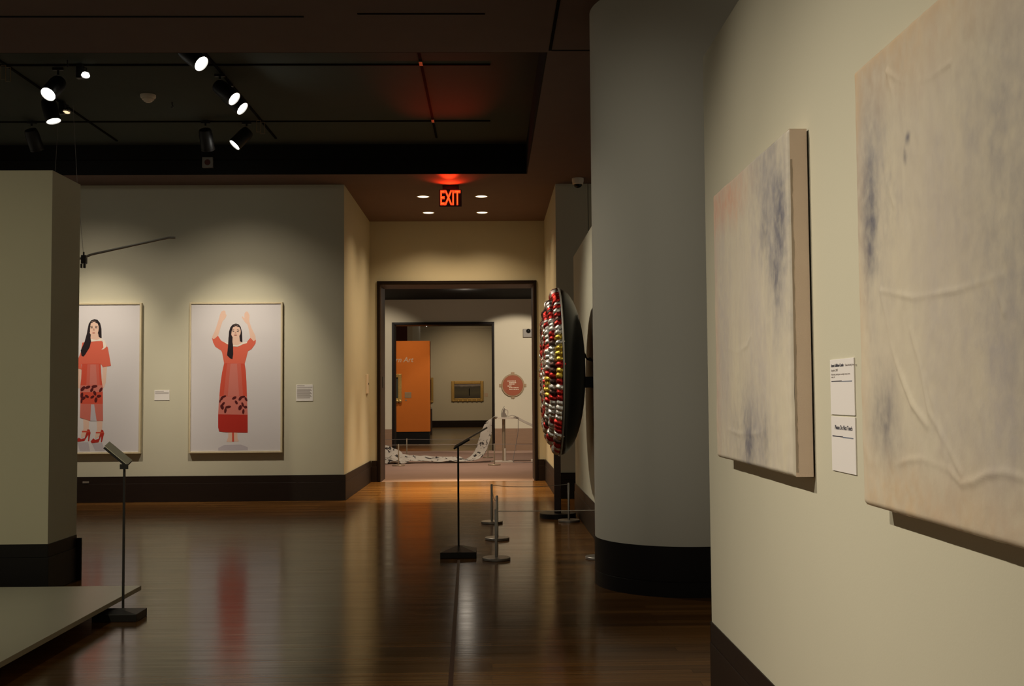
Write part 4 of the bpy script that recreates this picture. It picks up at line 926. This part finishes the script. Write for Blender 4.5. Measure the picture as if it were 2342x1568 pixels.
# ------------------------------------------------------------------ far gallery
t = thing('orange_partition', 'tall orange partition with pale lettering and black base in the far gallery', 'partition', (-2.9, 30.35, 0))
bm = BM(); box(bm, -4.4, -1.672, 30.345, 30.75, 0.345, 2.853); obj('panel', bm, 'orange', t)
bm = BM(); box(bm, -4.4, -1.69, 30.36, 30.74, 0, 0.345); obj('base', bm, 'base_black', t)
bm = text_bm('rn Art', 0.20, 0.002, (1, 0, 0), (0, 0, 1), (-2.66, 30.343, 2.268), 0.002, 0.22)
xs = [v.co.x for v in bm.verts]; k = 0.50 / (max(xs) - min(xs)); x0 = min(xs)
for v in bm.verts: v.co.x = -2.618 + (v.co.x - x0) * k
obj('lettering', bm, 'letter', t)
def gilt(name, label, x0, x1, y, z0, z1, w, pm, cat='painting', axis='y', group=None):
    t = thing(name, label, cat, ((x0 + x1) / 2, y, z0), group)
    bm = BM(); d = 0.07
    box(bm, x0, x0 + w, y - d, y, z0, z1, 0.012); box(bm, x1 - w, x1, y - d, y, z0, z1, 0.012); box(bm, x0 + w, x1 - w, y - d, y, z0, z0 + w, 0.012); box(bm, x0 + w, x1 - w, y - d, y, z1 - w, z1, 0.012)
    for k in range(7):
        xx = x0 + (x1 - x0) * (k + 0.5) / 7
        rev(bm, (xx, y - d * 0.5, z0 + w * 0.2), (0, -1, 0), [(0, 0.05), (0.04, 0.045), (0.06, 0.001)], 10)
    obj('gilt_frame', bm, 'gold', t)
    bm = BM(); box(bm, x0 + w, x1 - w, y - 0.03, y - 0.005, z0 + w, z1 - w); obj('painted_canvas', bm, pm, t)
    return t
def land_mat():
    m = bpy.data.materials.new('dark_landscape_paint'); m.use_nodes = True
    nt = m.node_tree; N = nt.nodes; L = nt.links; b = N['Principled BSDF']
    tc = N.new('ShaderNodeTexCoord'); sp = N.new('ShaderNodeSeparateXYZ'); L.new(tc.outputs['Object'], sp.inputs[0])
    n = N.new('ShaderNodeTexNoise'); n.inputs['Scale'].default_value = 3; n.inputs['Detail'].default_value = 4; L.new(tc.outputs['Object'], n.inputs['Vector'])
    a = N.new('ShaderNodeMath'); a.operation = 'MULTIPLY_ADD'; a.inputs[1].default_value = 0.18; L.new(n.outputs['Fac'], a.inputs[0]); L.new(sp.outputs['Z'], a.inputs[2])
    rp = N.new('ShaderNodeValToRGB'); e = rp.color_ramp.elements
    e[0].position = 0.2; e[0].color = (0.05, 0.04, 0.03, 1); e[1].position = 0.78; e[1].color = (0.30, 0.25, 0.22, 1)
    q = e.new(0.70); q.color = (0.06, 0.05, 0.035, 1); q = e.new(0.45); q.color = (0.10, 0.085, 0.045, 1)
    L.new(a.outputs[0], rp.inputs['Fac']); L.new(rp.outputs['Color'], b.inputs['Base Color']); b.inputs['Roughness'].default_value = 0.5
    return m
M['land'] = land_mat()
M['dark_paint'] = mat('dark_green_paint', (0.05, 0.055, 0.04), 0.5, var=0.5, vscale=5)
tp = gilt('framed_painting', 'dark landscape in a wide gilt frame on the far wall', -1.654, -0.288, R3Y, 1.10, 1.966, 0.13, 'land')
bm = BM(); prism(bm, [(-0.905, R3Y - 0.034, 1.34), (-0.87, R3Y - 0.034, 1.34), (-0.865, R3Y - 0.034, 1.62), (-0.885, R3Y - 0.034, 1.68), (-0.91, R3Y - 0.034, 1.60)], (0, 0.003, 0)); obj('painted_figure', bm, 'black_paint', tp)
gilt('framed_painting', 'dark painting in gilt frame hung on the orange partition', -3.05, -2.448, 30.345, 1.17, 1.94, 0.10, 'dark_paint')
gilt('framed_painting', 'narrow gilt framed painting on the far wall beside the orange partition', -3.3, -2.42, R3Y, 1.07, 2.12, 0.09, 'dark_paint')
bm = BM(); box(bm, -2.367, -2.184, 30.337, 30.345, 1.275, 1.435, 0.002); box(bm, -2.36, -2.31, 30.337, 30.345, 1.19, 1.235, 0.002, 0)
tag(obj('wall_label', bm, 'bronze', None, False, (-2.27, 30.34, 1.2)), 'tan label plate on the orange partition', 'label', 'labels in the far gallery')
bm = BM(); box(bm, -0.25, -0.105, R3Y - 0.01, R3Y, 1.29, 1.44, 0.002); tag(obj('wall_label', bm, 'letter', None, False, (-0.18, R3Y, 1.3)), 'tiny pale label right of the dark landscape', 'label', 'labels in the far gallery')
t = thing('pedestal', 'dark pedestal with white top half hidden behind the orange partition', 'pedestal', (-2.2, 38.0, 0))
bm = BM(); box(bm, -2.5, -2.03, 37.8, 38.3, 0, 0.88, 0.004); obj('body', bm, 'dark_wood', t)
bm = BM(); box(bm, -2.5, -2.04, 37.81, 38.29, 0.88, 0.93, 0.004); obj('top_plate', bm, 'white_paint', t)
t = thing('far_ceiling_lamp', 'tiny lit lamp near the ceiling of the far gallery', 'lamp', (-2.35, 40.2, 4.5))
bm = BM(); cyl(bm, (-2.35, 40.2, 4.0), (-2.35, 40.2, 4.5), 0.012); obj('stem', bm, 'white_paint', t)
bm = BM(); rev(bm, (-2.35, 40.25, 4.02), (0.3, -0.6, -0.7), [(0, 0.03), (0.05, 0.05), (0.13, 0.055)], 20); obj('lamp_head', bm, 'white_paint', t, True)
bm = BM(); rev(bm, (-2.311, 40.172, 3.929), (0.3, -0.6, -0.7), [(0, 0.045), (0.01, 0.04), (0.012, 0.001)], 20); obj('lens', bm, 'lens', t, True)
